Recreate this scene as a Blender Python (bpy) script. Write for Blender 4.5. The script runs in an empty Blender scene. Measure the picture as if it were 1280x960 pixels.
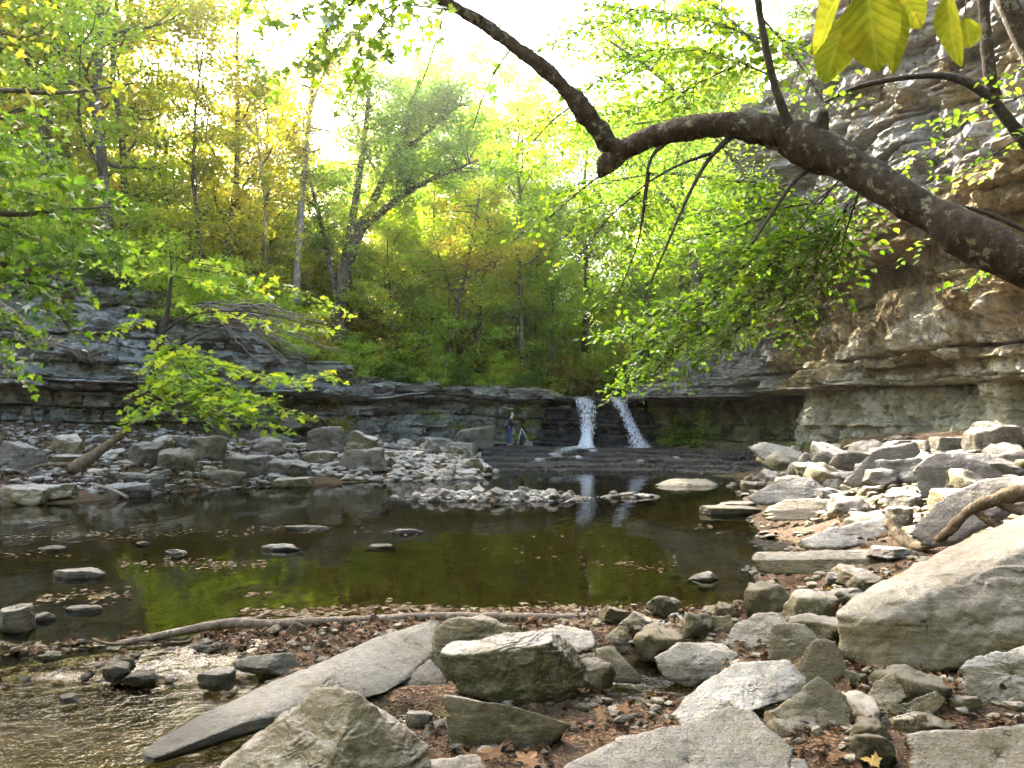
import bpy, bmesh, math, random
import numpy as np
from mathutils import Vector

SC = bpy.context.scene
COL = SC.collection
R = math.radians

# ------------------------------------------------------------------ camera, light, exposure
CAM_Z, FPX, HV = 2.0, 1000.0, 530.0          # eye height, focal length in photo pixels, horizon row
cam_d = bpy.data.cameras.new('camera')
cam_d.sensor_width = 36.0
cam_d.lens = 36.0 * FPX / 1280.0
cam_d.shift_y = (HV - 480.0) / 1280.0
cam_d.clip_start = 0.05
cam_d.clip_end = 2000.0
cam = bpy.data.objects.new('camera', cam_d)
COL.objects.link(cam)
cam.location = (0, 0, CAM_Z)
cam.rotation_euler = (R(90), 0, 0)
SC.camera = cam

SUN_AZ, SUN_EL = -36.0, 37.0                 # degrees left of the view axis, degrees up
SUN_STRENGTH, SKY_STRENGTH, EXPOSURE = 5.0, 0.15, 3.55
world = bpy.data.worlds.new('World')
SC.world = world
world.use_nodes = True
wnt = world.node_tree
bg = wnt.nodes['Background']
sky = wnt.nodes.new('ShaderNodeTexSky')
sky.sky_type = 'NISHITA'
sky.sun_disc = False
sky.sun_elevation = R(SUN_EL)
sky.sun_rotation = R(SUN_AZ)
sky.dust_density = 6.0
sky.air_density = 1.0
sky.ozone_density = 0.6
wnt.links.new(sky.outputs[0], bg.inputs[0])
bg.inputs[1].default_value = SKY_STRENGTH

sun_d = bpy.data.lights.new('sun', 'SUN')
sun_d.energy = SUN_STRENGTH
sun_d.angle = R(0.53)
sun_d.color = (1.0, 0.93, 0.80)
sun = bpy.data.objects.new('sun', sun_d)
COL.objects.link(sun)
sdir = Vector((math.sin(R(SUN_AZ)) * math.cos(R(SUN_EL)), math.cos(R(SUN_AZ)) * math.cos(R(SUN_EL)), math.sin(R(SUN_EL))))
sun.rotation_euler = sdir.to_track_quat('Z', 'Y').to_euler()
sun.location = (-20, 30, 40)

SC.view_settings.view_transform = 'Standard'
SC.view_settings.look = 'None'
SC.view_settings.gamma = 1.0
SC.view_settings.exposure = EXPOSURE
SC.render.engine = 'CYCLES'
SC.cycles.use_denoising = True
SC.cycles.max_bounces = 7
SC.cycles.diffuse_bounces = 4
SC.cycles.glossy_bounces = 3
SC.cycles.transmission_bounces = 4
SC.cycles.transparent_max_bounces = 12
SC.cycles.volume_bounces = 0
SC.cycles.caustics_reflective = False
SC.cycles.caustics_refractive = False
SC.cycles.sample_clamp_indirect = 6.0
SC.cycles.use_adaptive_sampling = True
SC.cycles.adaptive_threshold = 0.02

# ------------------------------------------------------------------ helpers
def at(u, v, D):
    return np.array([(u - 640.0) / FPX * D, D, CAM_Z - (v - HV) / FPX * D])

def onz(u, v, z=0.0):
    D = (CAM_Z - z) * FPX / (v - HV)
    return np.array([(u - 640.0) / FPX * D, D, z])

def _h(ix, iy, iz, seed):
    n = (ix.astype(np.int64) * 374761393 + iy.astype(np.int64) * 668265263 + iz.astype(np.int64) * 2147483647 + seed * 974634777) & 0xffffffff
    n = ((n ^ (n >> 13)) * 1274126177) & 0xffffffff
    n = ((n ^ (n >> 16)) * 2246822519) & 0xffffffff
    return ((n ^ (n >> 15)) & 0xffff) / 32767.5 - 1.0

def vnoise(p, seed=0):
    p = np.asarray(p, float)
    i = np.floor(p).astype(np.int64)
    f = p - i
    f = f * f * f * (f * (f * 6 - 15) + 10)
    x, y, z = i[:, 0], i[:, 1], i[:, 2]
    r = 0
    for dx in (0, 1):
        wx = f[:, 0] if dx else 1 - f[:, 0]
        for dy in (0, 1):
            wy = f[:, 1] if dy else 1 - f[:, 1]
            for dz in (0, 1):
                wz = f[:, 2] if dz else 1 - f[:, 2]
                r = r + wx * wy * wz * _h(x + dx, y + dy, z + dz, seed)
    return r

def fbm(p, octv=4, seed=0, gain=0.5):
    a, s, r = 1.0, 1.0, 0
    p = np.asarray(p, float)
    for k in range(octv):
        r = r + a * vnoise(p * s + 13.7 * k, seed + k * 31)
        a *= gain
        s *= 2.03
    return r

def n2(x, y, sc, octv=3, seed=0):
    return fbm(np.stack([x * sc, y * sc, np.zeros_like(x)], 1), octv, seed)

def sstep(a, b, x):
    t = np.clip((x - a) / (b - a), 0, 1)
    return t * t * (3 - 2 * t)

def np_mesh(name, V, F, smooth=True, attrs=None, fattrs=None):
    """V (n,3); F (m,k) all faces of k corners, or a list of such arrays"""
    Fs = F if isinstance(F, list) else [F]
    Fs = [np.asarray(f, np.int32) for f in Fs if len(f)]
    me = bpy.data.meshes.new(name)
    me.vertices.add(len(V))
    me.vertices.foreach_set('co', np.asarray(V, np.float32).ravel())
    nl = sum(f.size for f in Fs)
    nf = sum(len(f) for f in Fs)
    me.loops.add(nl)
    me.polygons.add(nf)
    me.loops.foreach_set('vertex_index', np.concatenate([f.ravel() for f in Fs]))
    tot = np.concatenate([np.full(len(f), f.shape[1], np.int32) for f in Fs])
    st = np.concatenate([[0], np.cumsum(tot)[:-1]]).astype(np.int32)
    me.polygons.foreach_set('loop_start', st)
    me.polygons.foreach_set('loop_total', tot)
    me.polygons.foreach_set('use_smooth', np.full(nf, smooth, bool))
    for k, a in (attrs or {}).items():
        me.attributes.new(k, 'FLOAT', 'POINT').data.foreach_set('value', np.asarray(a, np.float32))
    for k, a in (fattrs or {}).items():
        me.attributes.new(k, 'FLOAT', 'FACE').data.foreach_set('value', np.asarray(a, np.float32))
    me.update(calc_edges=True)
    return me

def link(name, me, mat=None, parent=None, loc=None):
    o = bpy.data.objects.new(name, me)
    COL.objects.link(o)
    if mat is not None and me is not None and not me.materials:
        me.materials.append(mat)
    if parent is not None:
        o.parent = parent
    if loc is not None:
        o.location = loc
    return o

def tag(o, label=None, cat=None, group=None, kind=None):
    if label: o['label'] = label
    if cat: o['category'] = cat
    if group: o['group'] = group
    if kind: o['kind'] = kind
    return o

def empty(name, loc=(0, 0, 0)):
    o = bpy.data.objects.new(name, None)
    COL.objects.link(o)
    o.location = loc
    return o

def copy_tree(o, parent=None):
    c = o.copy()
    COL.objects.link(c)
    c.parent = parent
    for ch in list(o.children):
        copy_tree(ch, c)
    return c

# ------------------------------------------------------------------ materials
class NT:
    def __init__(s, name):
        s.m = bpy.data.materials.new(name)
        s.m.use_nodes = True
        s.t = s.m.node_tree
        s.t.nodes.clear()
        s.out = s.n('ShaderNodeOutputMaterial')
    def n(s, typ, **kw):
        nd = s.t.nodes.new(typ)
        for k, v in kw.items():
            setattr(nd, k, v)
        return nd
    def l(s, a, b):
        s.t.links.new(a, b)
    def inp(s, sock, v):
        if hasattr(v, 'is_output') or isinstance(v, bpy.types.NodeSocket):
            s.l(v, sock)
        else:
            sock.default_value = v
    def coord(s, kind='Object', scale=(1, 1, 1), rand=False):
        if kind == 'Position':
            c = s.n('ShaderNodeNewGeometry').outputs['Position']
        else:
            c = s.n('ShaderNodeTexCoord').outputs[kind]
        mp = s.n('ShaderNodeMapping')
        mp.inputs['Scale'].default_value = scale
        s.l(c, mp.inputs['Vector'])
        if rand:
            oi = s.n('ShaderNodeObjectInfo')
            mm = s.n('ShaderNodeVectorMath', operation='SCALE')
            mm.inputs[0].default_value = (37, 91, 53)
            s.l(oi.outputs['Random'], mm.inputs['Scale'])
            s.l(mm.outputs[0], mp.inputs['Location'])
        return mp.outputs[0]
    def noise(s, vec, scale, detail=4, rough=0.55, dist=0.0):
        nd = s.n('ShaderNodeTexNoise')
        s.l(vec, nd.inputs['Vector'])
        nd.inputs['Scale'].default_value = scale
        nd.inputs['Detail'].default_value = detail
        nd.inputs['Roughness'].default_value = rough
        nd.inputs['Distortion'].default_value = dist
        return nd.outputs['Fac']
    def voro(s, vec, scale, feature='F1', out='Distance'):
        nd = s.n('ShaderNodeTexVoronoi', feature=feature)
        s.l(vec, nd.inputs['Vector'])
        nd.inputs['Scale'].default_value = scale
        return nd.outputs[out]
    def rmp(s, v, a, b, c=0.0, d=1.0):
        nd = s.n('ShaderNodeMapRange')
        s.inp(nd.inputs['Value'], v)
        nd.inputs['From Min'].default_value = a
        nd.inputs['From Max'].default_value = b
        nd.inputs['To Min'].default_value = c
        nd.inputs['To Max'].default_value = d
        return nd.outputs[0]
    def math(s, op, a, b=0.0):
        nd = s.n('ShaderNodeMath', operation=op)
        s.inp(nd.inputs[0], a)
        s.inp(nd.inputs[1], b)
        return nd.outputs[0]
    def mix(s, f, a, b):
        nd = s.n('ShaderNodeMix', data_type='RGBA')
        s.inp(nd.inputs[0], f)
        s.inp(nd.inputs[6], a if not isinstance(a, tuple) else (*a, 1))
        s.inp(nd.inputs[7], b if not isinstance(b, tuple) else (*b, 1))
        return nd.outputs[2]
    def ramp(s, v, stops):
        nd = s.n('ShaderNodeValToRGB')
        s.inp(nd.inputs[0], v)
        e = nd.color_ramp.elements
        while len(e) < len(stops):
            e.new(0.5)
        for i, (p, c) in enumerate(stops):
            e[i].position = p
            e[i].color = (*c, 1)
        return nd.outputs[0]
    def attr(s, name):
        return s.n('ShaderNodeAttribute', attribute_name=name).outputs['Fac']
    def nz(s):
        g = s.n('ShaderNodeNewGeometry')
        sp = s.n('ShaderNodeSeparateXYZ')
        s.l(g.outputs['Normal'], sp.inputs[0])
        return sp.outputs['Z']
    def bump(s, h, dist, strength=1.0, prev=None):
        nd = s.n('ShaderNodeBump')
        nd.inputs['Distance'].default_value = dist
        nd.inputs['Strength'].default_value = strength
        s.inp(nd.inputs['Height'], h)
        if prev is not None:
            s.l(prev, nd.inputs['Normal'])
        return nd.outputs[0]
    def princ(s, col, rough=0.8, normal=None, spec=0.3, **kw):
        b = s.n('ShaderNodeBsdfPrincipled')
        s.inp(b.inputs['Base Color'], col if not isinstance(col, tuple) else (*col, 1))
        s.inp(b.inputs['Roughness'], rough)
        b.inputs['Specular IOR Level'].default_value = spec
        if normal is not None:
            s.l(normal, b.inputs['Normal'])
        for k, v in kw.items():
            s.inp(b.inputs[k], v)
        s.l(b.outputs[0], s.out.inputs[0])
        return b

def rock_mat(name, a, b, moss, moss_amt, light, spot=0.5, bscale=1.0, rough=0.85, wet=False, topn=(0.55, 0.95)):
    """weathered limestone: two stone tones, upper faces painted pale as if skylit, algae on the sides, pits and scratches"""
    t = NT(name)
    c = t.coord('Object', rand=True)
    big = t.noise(c, 1.7 * bscale, 5, 0.6)
    med = t.noise(c, 7 * bscale, 6, 0.65)
    fine = t.noise(c, 45 * bscale, 4, 0.7)
    col = t.mix(t.rmp(big, 0.38, 0.62), a, b)
    col = t.mix(t.rmp(med, 0.35, 0.75, 0, 0.55), col, tuple(x * 0.55 for x in a))
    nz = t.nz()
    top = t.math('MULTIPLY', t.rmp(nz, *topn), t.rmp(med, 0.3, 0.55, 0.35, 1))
    col = t.mix(top, col, light)  # tops painted lighter to suggest light falling from the sky
    side = t.math('MULTIPLY', t.rmp(nz, 0.75, 0.1), t.rmp(t.noise(c, 2.6 * bscale, 6, 0.7), 0.62 - moss_amt * 0.27, 0.68 - moss_amt * 0.22))
    col = t.mix(side, col, moss)
    pits = t.rmp(t.voro(t.coord('Object', (1, 1, 1.8), rand=True), 26 * bscale), 0.0, 0.28)
    dk = t.math('MULTIPLY', t.rmp(pits, 0, 1, spot, 0), t.rmp(med, 0.45, 0.6))
    col = t.mix(dk, col, (0.03, 0.028, 0.02))
    stain = t.rmp(t.noise(c, 1.1 * bscale, 5, 0.7, 0.6), 0.52, 0.66, 0, 0.5)
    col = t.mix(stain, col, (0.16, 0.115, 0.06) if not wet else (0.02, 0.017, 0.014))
    dark = t.rmp(t.noise(c, 3.3 * bscale, 6, 0.75, 0.3), 0.54, 0.64, 0, 0.55)
    col = t.mix(dark, col, tuple(x * 0.35 for x in b))
    lich = t.math('MULTIPLY', t.rmp(t.noise(c, 16 * bscale, 3, 0.8), 0.62, 0.68), 0.5)
    col = t.mix(lich, col, (0.46, 0.45, 0.42))
    col = t.mix(t.rmp(fine, 0.3, 0.7, 0.0, 0.35), col, tuple(x * 0.5 for x in b))
    oi = t.n('ShaderNodeObjectInfo').outputs['Random']
    col = t.mix(t.rmp(oi, 0, 1, 0, 0.45), col, t.mix(0.5, col, (0.30, 0.22, 0.12) if not wet else (0.02, 0.02, 0.02)))
    o2 = t.math('FRACT', t.math('MULTIPLY', oi, 7.31))
    col = t.mix(t.rmp(o2, 0.3, 1, 0, 0.5), col, tuple(x * 0.6 for x in b))
    # damp dark band where stone meets water or wet ground
    ps = t.n('ShaderNodeSeparateXYZ'); t.l(t.n('ShaderNodeNewGeometry').outputs['Position'], ps.inputs[0])
    damp = t.rmp(t.math('ADD', ps.outputs['Z'], t.math('MULTIPLY', med, 0.10)), 0.07, 0.13, 0.6, 0)
    col = t.mix(damp, col, (0.022, 0.019, 0.012))
    # sparse cracks
    wv = t.n('ShaderNodeVectorMath', operation='ADD')
    nn = t.n('ShaderNodeTexNoise')
    t.l(c, nn.inputs['Vector']); nn.inputs['Scale'].default_value = 3.0 * bscale; nn.inputs['Detail'].default_value = 4
    t.l(c, wv.inputs[0]); 
    sc = t.n('ShaderNodeVectorMath', operation='SCALE'); sc.inputs['Scale'].default_value = 0.9 / bscale
    t.l(nn.outputs['Color'], sc.inputs[0]); t.l(sc.outputs[0], wv.inputs[1])
    cr = t.rmp(t.voro(wv.outputs[0], 1.1 * bscale, 'DISTANCE_TO_EDGE'), 0.0, 0.014)
    crm = t.math('MAXIMUM', cr, t.rmp(t.noise(c, 1.1 * bscale, 3), 0.60, 0.64, 1, 0))
    col = t.mix(crm, (0.025, 0.022, 0.016), col)
    strat = t.noise(t.coord('Object', (0.6, 0.6, 9), rand=True), 2.2 * bscale, 4, 0.6)
    nrm = t.bump(med, 0.09 / bscale, 1.0)
    nrm = t.bump(strat, 0.05 / bscale, 0.7, nrm)
    nrm = t.bump(fine, 0.022 / bscale, 1.0, nrm)
    nrm = t.bump(t.math('MINIMUM', pits, crm), 0.012 / bscale, 0.8, nrm)
    rg = t.rmp(med, 0.3, 0.7, rough - 0.12, min(1, rough + 0.1))
    if wet:
        rg = t.rmp(med, 0.35, 0.65, 0.4, 0.85)
    t.princ(col, rg, nrm, spec=0.3 if wet else 0.25)
    return t.m

M = {}
M['rock_fore'] = rock_mat('rock_fore', (0.24, 0.205, 0.125), (0.155, 0.132, 0.075), (0.06, 0.055, 0.016), 0.8, (0.42, 0.395, 0.37), bscale=1.6)
M['rock_pale'] = rock_mat('rock_pale', (0.27, 0.235, 0.155), (0.18, 0.155, 0.09), (0.08, 0.072, 0.022), 0.7, (0.53, 0.50, 0.475), spot=0.85, bscale=1.4, topn=(0.35, 0.7))
M['rock_grey'] = rock_mat('rock_grey', (0.19, 0.178, 0.155), (0.12, 0.112, 0.095), (0.05, 0.048, 0.028), 0.5, (0.38, 0.365, 0.35), bscale=0.8)
M['rock_bank'] = rock_mat('rock_bank', (0.20, 0.17, 0.10), (0.13, 0.11, 0.058), (0.055, 0.05, 0.016), 0.85, (0.36, 0.335, 0.29), bscale=0.9)
M['rock_bar'] = rock_mat('rock_bar', (0.33, 0.31, 0.265), (0.21, 0.195, 0.16), (0.15, 0.13, 0.085), 0.2, (0.42, 0.395, 0.355), bscale=1.2)
M['rock_slate'] = rock_mat('rock_slate', (0.155, 0.145, 0.118), (0.095, 0.088, 0.066), (0.035, 0.034, 0.02), 0.4, (0.27, 0.255, 0.225), bscale=1.5)
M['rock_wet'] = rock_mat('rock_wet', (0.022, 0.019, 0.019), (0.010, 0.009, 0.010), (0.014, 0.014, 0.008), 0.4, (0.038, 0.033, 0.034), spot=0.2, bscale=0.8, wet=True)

def cliff_mat(name):
    t = NT(name)
    c = t.coord('Object')
    cs = t.coord('Object', (0.35, 0.35, 3.2))
    cv = t.coord('Object', (1.6, 1.6, 0.28))
    strata = t.noise(cs, 1.6, 7, 0.6, 0.15)
    blot = t.noise(c, 0.55, 6, 0.62)
    streak = t.noise(cv, 1.5, 6, 0.65)
    med = t.noise(c, 4.5, 7, 0.68)
    fine = t.noise(c, 22, 4, 0.7)
    grey = t.ramp(strata, [(0.30, (0.08, 0.074, 0.066)), (0.46, (0.26, 0.247, 0.225)), (0.6, (0.45, 0.43, 0.40))])
    brown = t.ramp(streak, [(0.3, (0.09, 0.062, 0.03)), (0.45, (0.26, 0.185, 0.09)), (0.56, (0.42, 0.32, 0.17)), (0.68, (0.52, 0.46, 0.33))])
    cream = t.ramp(t.noise(c, 2.1, 6, 0.66), [(0.3, (0.42, 0.34, 0.18)), (0.44, (0.66, 0.59, 0.42)), (0.58, (0.78, 0.74, 0.63))])
    moss = t.ramp(t.noise(c, 1.4, 6, 0.65), [(0.32, (0.05, 0.053, 0.024)), (0.48, (0.17, 0.16, 0.07)), (0.62, (0.34, 0.30, 0.16))])
    blue = t.ramp(strata, [(0.3, (0.27, 0.285, 0.27)), (0.6, (0.46, 0.475, 0.45))])
    def soft(a):
        return t.rmp(t.math('ADD', a, t.rmp(blot, 0.2, 0.8, -0.45, 0.45)), 0.42, 0.58)
    col = t.mix(soft(t.attr('brown')), grey, brown)
    col = t.mix(soft(t.attr('cream')), col, cream)
    col = t.mix(soft(t.attr('moss')), col, moss)
    col = t.mix(soft(t.attr('blue')), col, blue)
    col = t.mix(t.math('MULTIPLY', t.rmp(streak, 0.52, 0.62, 0, 0.6), soft(t.attr('brown'))), col, (0.045, 0.034, 0.018))
    col = t.mix(t.rmp(med, 0.5, 0.62, 0, 0.65), col, t.mix(0.3, (0.04, 0.035, 0.024), col))
    col = t.mix(t.rmp(fine, 0.55, 0.75, 0, 0.5), col, (0.03, 0.026, 0.018))
    wn = t.n('ShaderNodeTexNoise'); t.l(c, wn.inputs['Vector']); wn.inputs['Scale'].default_value = 1.2; wn.inputs['Detail'].default_value = 5
    wsc = t.n('ShaderNodeVectorMath', operation='SCALE'); wsc.inputs['Scale'].default_value = 1.3; t.l(wn.outputs['Color'], wsc.inputs[0])
    wad = t.n('ShaderNodeVectorMath', operation='ADD'); t.l(t.coord('Object', (1, 1, 0.45)), wad.inputs[0]); t.l(wsc.outputs[0], wad.inputs[1])
    crk = t.rmp(t.voro(wad.outputs[0], 0.8, 'DISTANCE_TO_EDGE'), 0.0, 0.025, 0.5, 0)
    col = t.mix(t.math('MULTIPLY', crk, t.rmp(blot, 0.46, 0.56)), col, (0.025, 0.021, 0.015))
    mossy = t.math('MULTIPLY', t.rmp(t.nz(), 0.5, 0.95), t.rmp(t.noise(c, 0.8, 4), 0.45, 0.55, 0, 0.8))
    col = t.mix(mossy, col, (0.11, 0.12, 0.035))
    nrm = t.bump(strata, 0.35, 1.0)
    nrm = t.bump(med, 0.25, 1.0, nrm)
    nrm = t.bump(fine, 0.06, 1.0, nrm)
    t.princ(col, 0.85, nrm, spec=0.25)
    return t.m
M['cliff'] = cliff_mat('cliff_limestone')

def leaf_mat(name, stops, trans=0.62, tscale=2.6, gloss=0.08):
    t = NT(name)
    oi = t.n('ShaderNodeObjectInfo').outputs['Random']
    v = t.math('ADD', t.math('MULTIPLY', t.attr('lv'), 0.75), t.math('MULTIPLY', oi, 0.25))
    v = t.math('ADD', v, t.rmp(t.noise(t.coord('Position'), 0.35, 2), 0.3, 0.7, -0.16, 0.16))
    col = t.ramp(v, stops)
    d = t.n('ShaderNodeBsdfDiffuse'); t.l(col, d.inputs[0])
    tr = t.n('ShaderNodeBsdfTranslucent')
    hs = t.n('ShaderNodeMix', data_type='RGBA', blend_type='MULTIPLY')
    hs.inputs[0].default_value = 1.0
    t.l(col, hs.inputs[6]); hs.inputs[7].default_value = (tscale * 1.12, tscale, tscale * 0.42, 1)
    t.l(hs.outputs[2], tr.inputs[0])
    mx = t.n('ShaderNodeMixShader'); mx.inputs[0].default_value = trans
    t.l(d.outputs[0], mx.inputs[1]); t.l(tr.outputs[0], mx.inputs[2])
    g = t.n('ShaderNodeBsdfGlossy'); g.inputs['Roughness'].default_value = 0.38
    m2 = t.n('ShaderNodeMixShader')
    fr = t.n('ShaderNodeFresnel'); fr.inputs[0].default_value = 1.35
    t.l(t.math('MULTIPLY', fr.outputs[0], gloss * 4), m2.inputs[0])
    t.l(mx.outputs[0], m2.inputs[1]); t.l(g.outputs[0], m2.inputs[2])
    t.l(m2.outputs[0], t.out.inputs[0])
    return t.m
M['leaf_green'] = leaf_mat('leaf_green', [(0.1, (0.035, 0.085, 0.012)), (0.5, (0.07, 0.15, 0.018)), (0.95, (0.15, 0.21, 0.02))], tscale=2.0)
M['leaf_bright'] = leaf_mat('leaf_bright', [(0.1, (0.11, 0.21, 0.016)), (0.5, (0.20, 0.32, 0.025)), (0.95, (0.36, 0.39, 0.035))], tscale=2.1)
M['leaf_near'] = leaf_mat('leaf_near', [(0.1, (0.05, 0.12, 0.010)), (0.5, (0.095, 0.19, 0.016)), (0.95, (0.19, 0.26, 0.022))], tscale=1.9)
M['leaf_yellow'] = leaf_mat('leaf_yellow', [(0.1, (0.08, 0.13, 0.015)), (0.5, (0.22, 0.24, 0.02)), (0.9, (0.42, 0.33, 0.03))], tscale=2.1)
M['leaf_gold'] = leaf_mat('leaf_gold', [(0.1, (0.18, 0.19, 0.03)), (0.5, (0.34, 0.28, 0.04)), (0.9, (0.48, 0.32, 0.05))], tscale=2.0)
M['leaf_blue'] = leaf_mat('leaf_blue', [(0.1, (0.04, 0.11, 0.035)), (0.5, (0.08, 0.17, 0.045)), (0.95, (0.14, 0.22, 0.04))])
M['litter'] = leaf_mat('litter', [(0.0, (0.018, 0.012, 0.008)), (0.35, (0.045, 0.026, 0.015)), (0.62, (0.085, 0.05, 0.028)), (0.82, (0.15, 0.09, 0.05)), (0.95, (0.22, 0.165, 0.10)), (1.0, (0.3, 0.2, 0.03))], trans=0.12, tscale=1.0, gloss=0.02)
M['litter_float'] = leaf_mat('litter_float', [(0.0, (0.025, 0.016, 0.01)), (0.35, (0.07, 0.045, 0.025)), (0.65, (0.13, 0.10, 0.065)), (0.9, (0.22, 0.19, 0.145)), (1.0, (0.26, 0.18, 0.03))], trans=0.1, tscale=1.0, gloss=0.0)

def bark_mat(name, a, b, patch, pamt, sc=1.0):
    t = NT(name)
    c = t.coord('Object', rand=True)
    n1 = t.noise(c, 7 * sc, 7, 0.7)
    n3 = t.noise(c, 30 * sc, 4, 0.7)
    v = t.voro(t.coord('Object', (1, 1, 0.45), rand=True), 22 * sc)
    col = t.mix(t.rmp(n1, 0.35, 0.65), a, b)
    col = t.mix(t.rmp(t.noise(c, 3.5 * sc, 5, 0.7), 0.66 - pamt * 0.25, 0.70 - pamt * 0.2), col, patch)
    col = t.mix(t.rmp(n3, 0.5, 0.7, 0, 0.7), col, tuple(x * 0.3 for x in a))
    nrm = t.bump(n1, 0.03 / sc, 1.0)
    nrm = t.bump(v, 0.015 / sc, 0.8, nrm)
    nrm = t.bump(n3, 0.008 / sc, 1.0, nrm)
    t.princ(col, 0.9, nrm, spec=0.2)
    return t.m
M['bark_near'] = bark_mat('bark_near', (0.022, 0.016, 0.011), (0.062, 0.044, 0.025), (0.15, 0.14, 0.09), 0.42, 3.0)
M['bark_far'] = bark_mat('bark_far', (0.07, 0.058, 0.045), (0.13, 0.11, 0.085), (0.18, 0.16, 0.13), 0.4, 0.5)
M['bark_pale'] = bark_mat('bark_pale', (0.17, 0.15, 0.12), (0.26, 0.235, 0.19), (0.34, 0.32, 0.28), 0.5, 0.5)
M['bark_dark'] = bark_mat('bark_dark', (0.03, 0.024, 0.018), (0.06, 0.048, 0.035), (0.08, 0.07, 0.05), 0.2, 1.5)
M['driftwood'] = bark_mat('driftwood', (0.13, 0.10, 0.078), (0.22, 0.175, 0.14), (0.30, 0.25, 0.2), 0.4, 2.0)
M['driftwood_tan'] = bark_mat('driftwood_tan', (0.075, 0.052, 0.03), (0.13, 0.095, 0.056), (0.2, 0.16, 0.11), 0.4, 1.6)

def ground_mat():
    t = NT('ground_soil')
    c = t.coord('Position')
    n1 = t.noise(c, 0.6, 6, 0.6)
    cell = t.n('ShaderNodeTexVoronoi'); t.l(c, cell.inputs['Vector']); cell.inputs['Scale'].default_value = 48
    sep = t.n('ShaderNodeSeparateColor'); t.l(cell.outputs['Color'], sep.inputs[0])
    leaf = t.ramp(sep.outputs[0], [(0.1, (0.025, 0.015, 0.01)), (0.4, (0.06, 0.032, 0.018)), (0.7, (0.11, 0.06, 0.032)), (0.95, (0.19, 0.12, 0.065))])
    soil = t.mix(n1, (0.035, 0.025, 0.016), (0.085, 0.062, 0.04))
    col = t.mix(t.rmp(t.noise(c, 2.2, 5, 0.7), 0.38, 0.55), soil, leaf)
    grn = t.mix(t.rmp(t.noise(c, 5, 4), 0.4, 0.6), (0.03, 0.045, 0.012), (0.07, 0.09, 0.022))
    col = t.mix(t.rmp(t.math('ADD', t.attr('green'), t.rmp(n1, 0.2, 0.8, -0.4, 0.4)), 0.4, 0.6), col, grn)
    bed = t.ramp(t.noise(c, 3.0, 6, 0.65), [(0.3, (0.02, 0.02, 0.006)), (0.5, (0.07, 0.06, 0.018)), (0.7, (0.14, 0.11, 0.04))])
    col = t.mix(t.attr('bed'), col, bed)
    nrm = t.bump(t.noise(c, 9, 6, 0.7), 0.08, 0.9)
    nrm = t.bump(cell.outputs['Distance'], 0.02, 0.8, nrm)
    t.princ(col, 0.9, nrm, spec=0.2)
    return t.m
M['ground'] = ground_mat()

def water_mat(name, tint, bumps, rough=0.015):
    t = NT(name)
    c = t.coord('Position')
    nrm = None
    for (scale, dist, vs) in bumps:
        nrm = t.bump(t.noise(t.coord('Position', vs), scale, 3, 0.5, 0.3), dist, 1.0, nrm)
    fr = t.n('ShaderNodeFresnel'); fr.inputs[0].default_value = 1.33
    t.l(nrm, fr.inputs['Normal'])
    tr = t.n('ShaderNodeBsdfTransparent'); tr.inputs[0].default_value = (*tint, 1)
    gl = t.n('ShaderNodeBsdfGlossy'); gl.inputs['Roughness'].default_value = rough
    t.l(nrm, gl.inputs['Normal'])
    mx = t.n('ShaderNodeMixShader')
    t.l(fr.outputs[0], mx.inputs[0]); t.l(tr.outputs[0], mx.inputs[1]); t.l(gl.outputs[0], mx.inputs[2])
    t.l(mx.outputs[0], t.out.inputs[0])
    return t.m
M['pool'] = water_mat('pool_water', (0.5, 0.48, 0.28), [(1.3, 0.010, (1, 0.5, 1)), (6.0, 0.0025, (1, 0.6, 1))])
M['stream'] = water_mat('stream_water', (0.62, 0.54, 0.30), [(5, 0.03, (1, 1.6, 1)), (17, 0.010, (1, 1.8, 1)), (45, 0.003, (1, 1.5, 1))], 0.02)

def foam_mat():
    t = NT('falling_water')
    cs = t.coord('Object', (6, 6, 1.4))
    s1 = t.noise(cs, 3.0, 6, 0.65, 0.4)
    a = t.math('ADD', t.attr('dens'), t.rmp(s1, 0.25, 0.75, -1.0, 1.0))
    fac = t.rmp(a, 0.38, 0.68, 0, 1)
    b = t.n('ShaderNodeBsdfPrincipled')
    b.inputs['Base Color'].default_value = (0.86, 0.90, 1.0, 1)
    b.inputs['Roughness'].default_value = 0.25
    t.l(t.bump(s1, 0.08, 1.0), b.inputs['Normal'])
    tl = t.n('ShaderNodeBsdfTranslucent'); tl.inputs[0].default_value = (0.75, 0.78, 0.9, 1)
    m0 = t.n('ShaderNodeMixShader'); m0.inputs[0].default_value = 0.35
    t.l(b.outputs[0], m0.inputs[1]); t.l(tl.outputs[0], m0.inputs[2])
    tr = t.n('ShaderNodeBsdfTransparent')
    mx = t.n('ShaderNodeMixShader')
    t.l(fac, mx.inputs[0]); t.l(tr.outputs[0], mx.inputs[1]); t.l(m0.outputs[0], mx.inputs[2])
    t.l(mx.outputs[0], t.out.inputs[0])
    return t.m
M['foam'] = foam_mat()

def simple(name, col, rough=0.8, spec=0.3):
    t = NT(name)
    c = t.coord('Object')
    v = t.noise(c, 9, 4)
    t.princ(t.mix(v, tuple(x * 0.75 for x in col), tuple(min(1, x * 1.2) for x in col)), rough, t.bump(v, 0.01, 0.5), spec)
    return t.m

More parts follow.
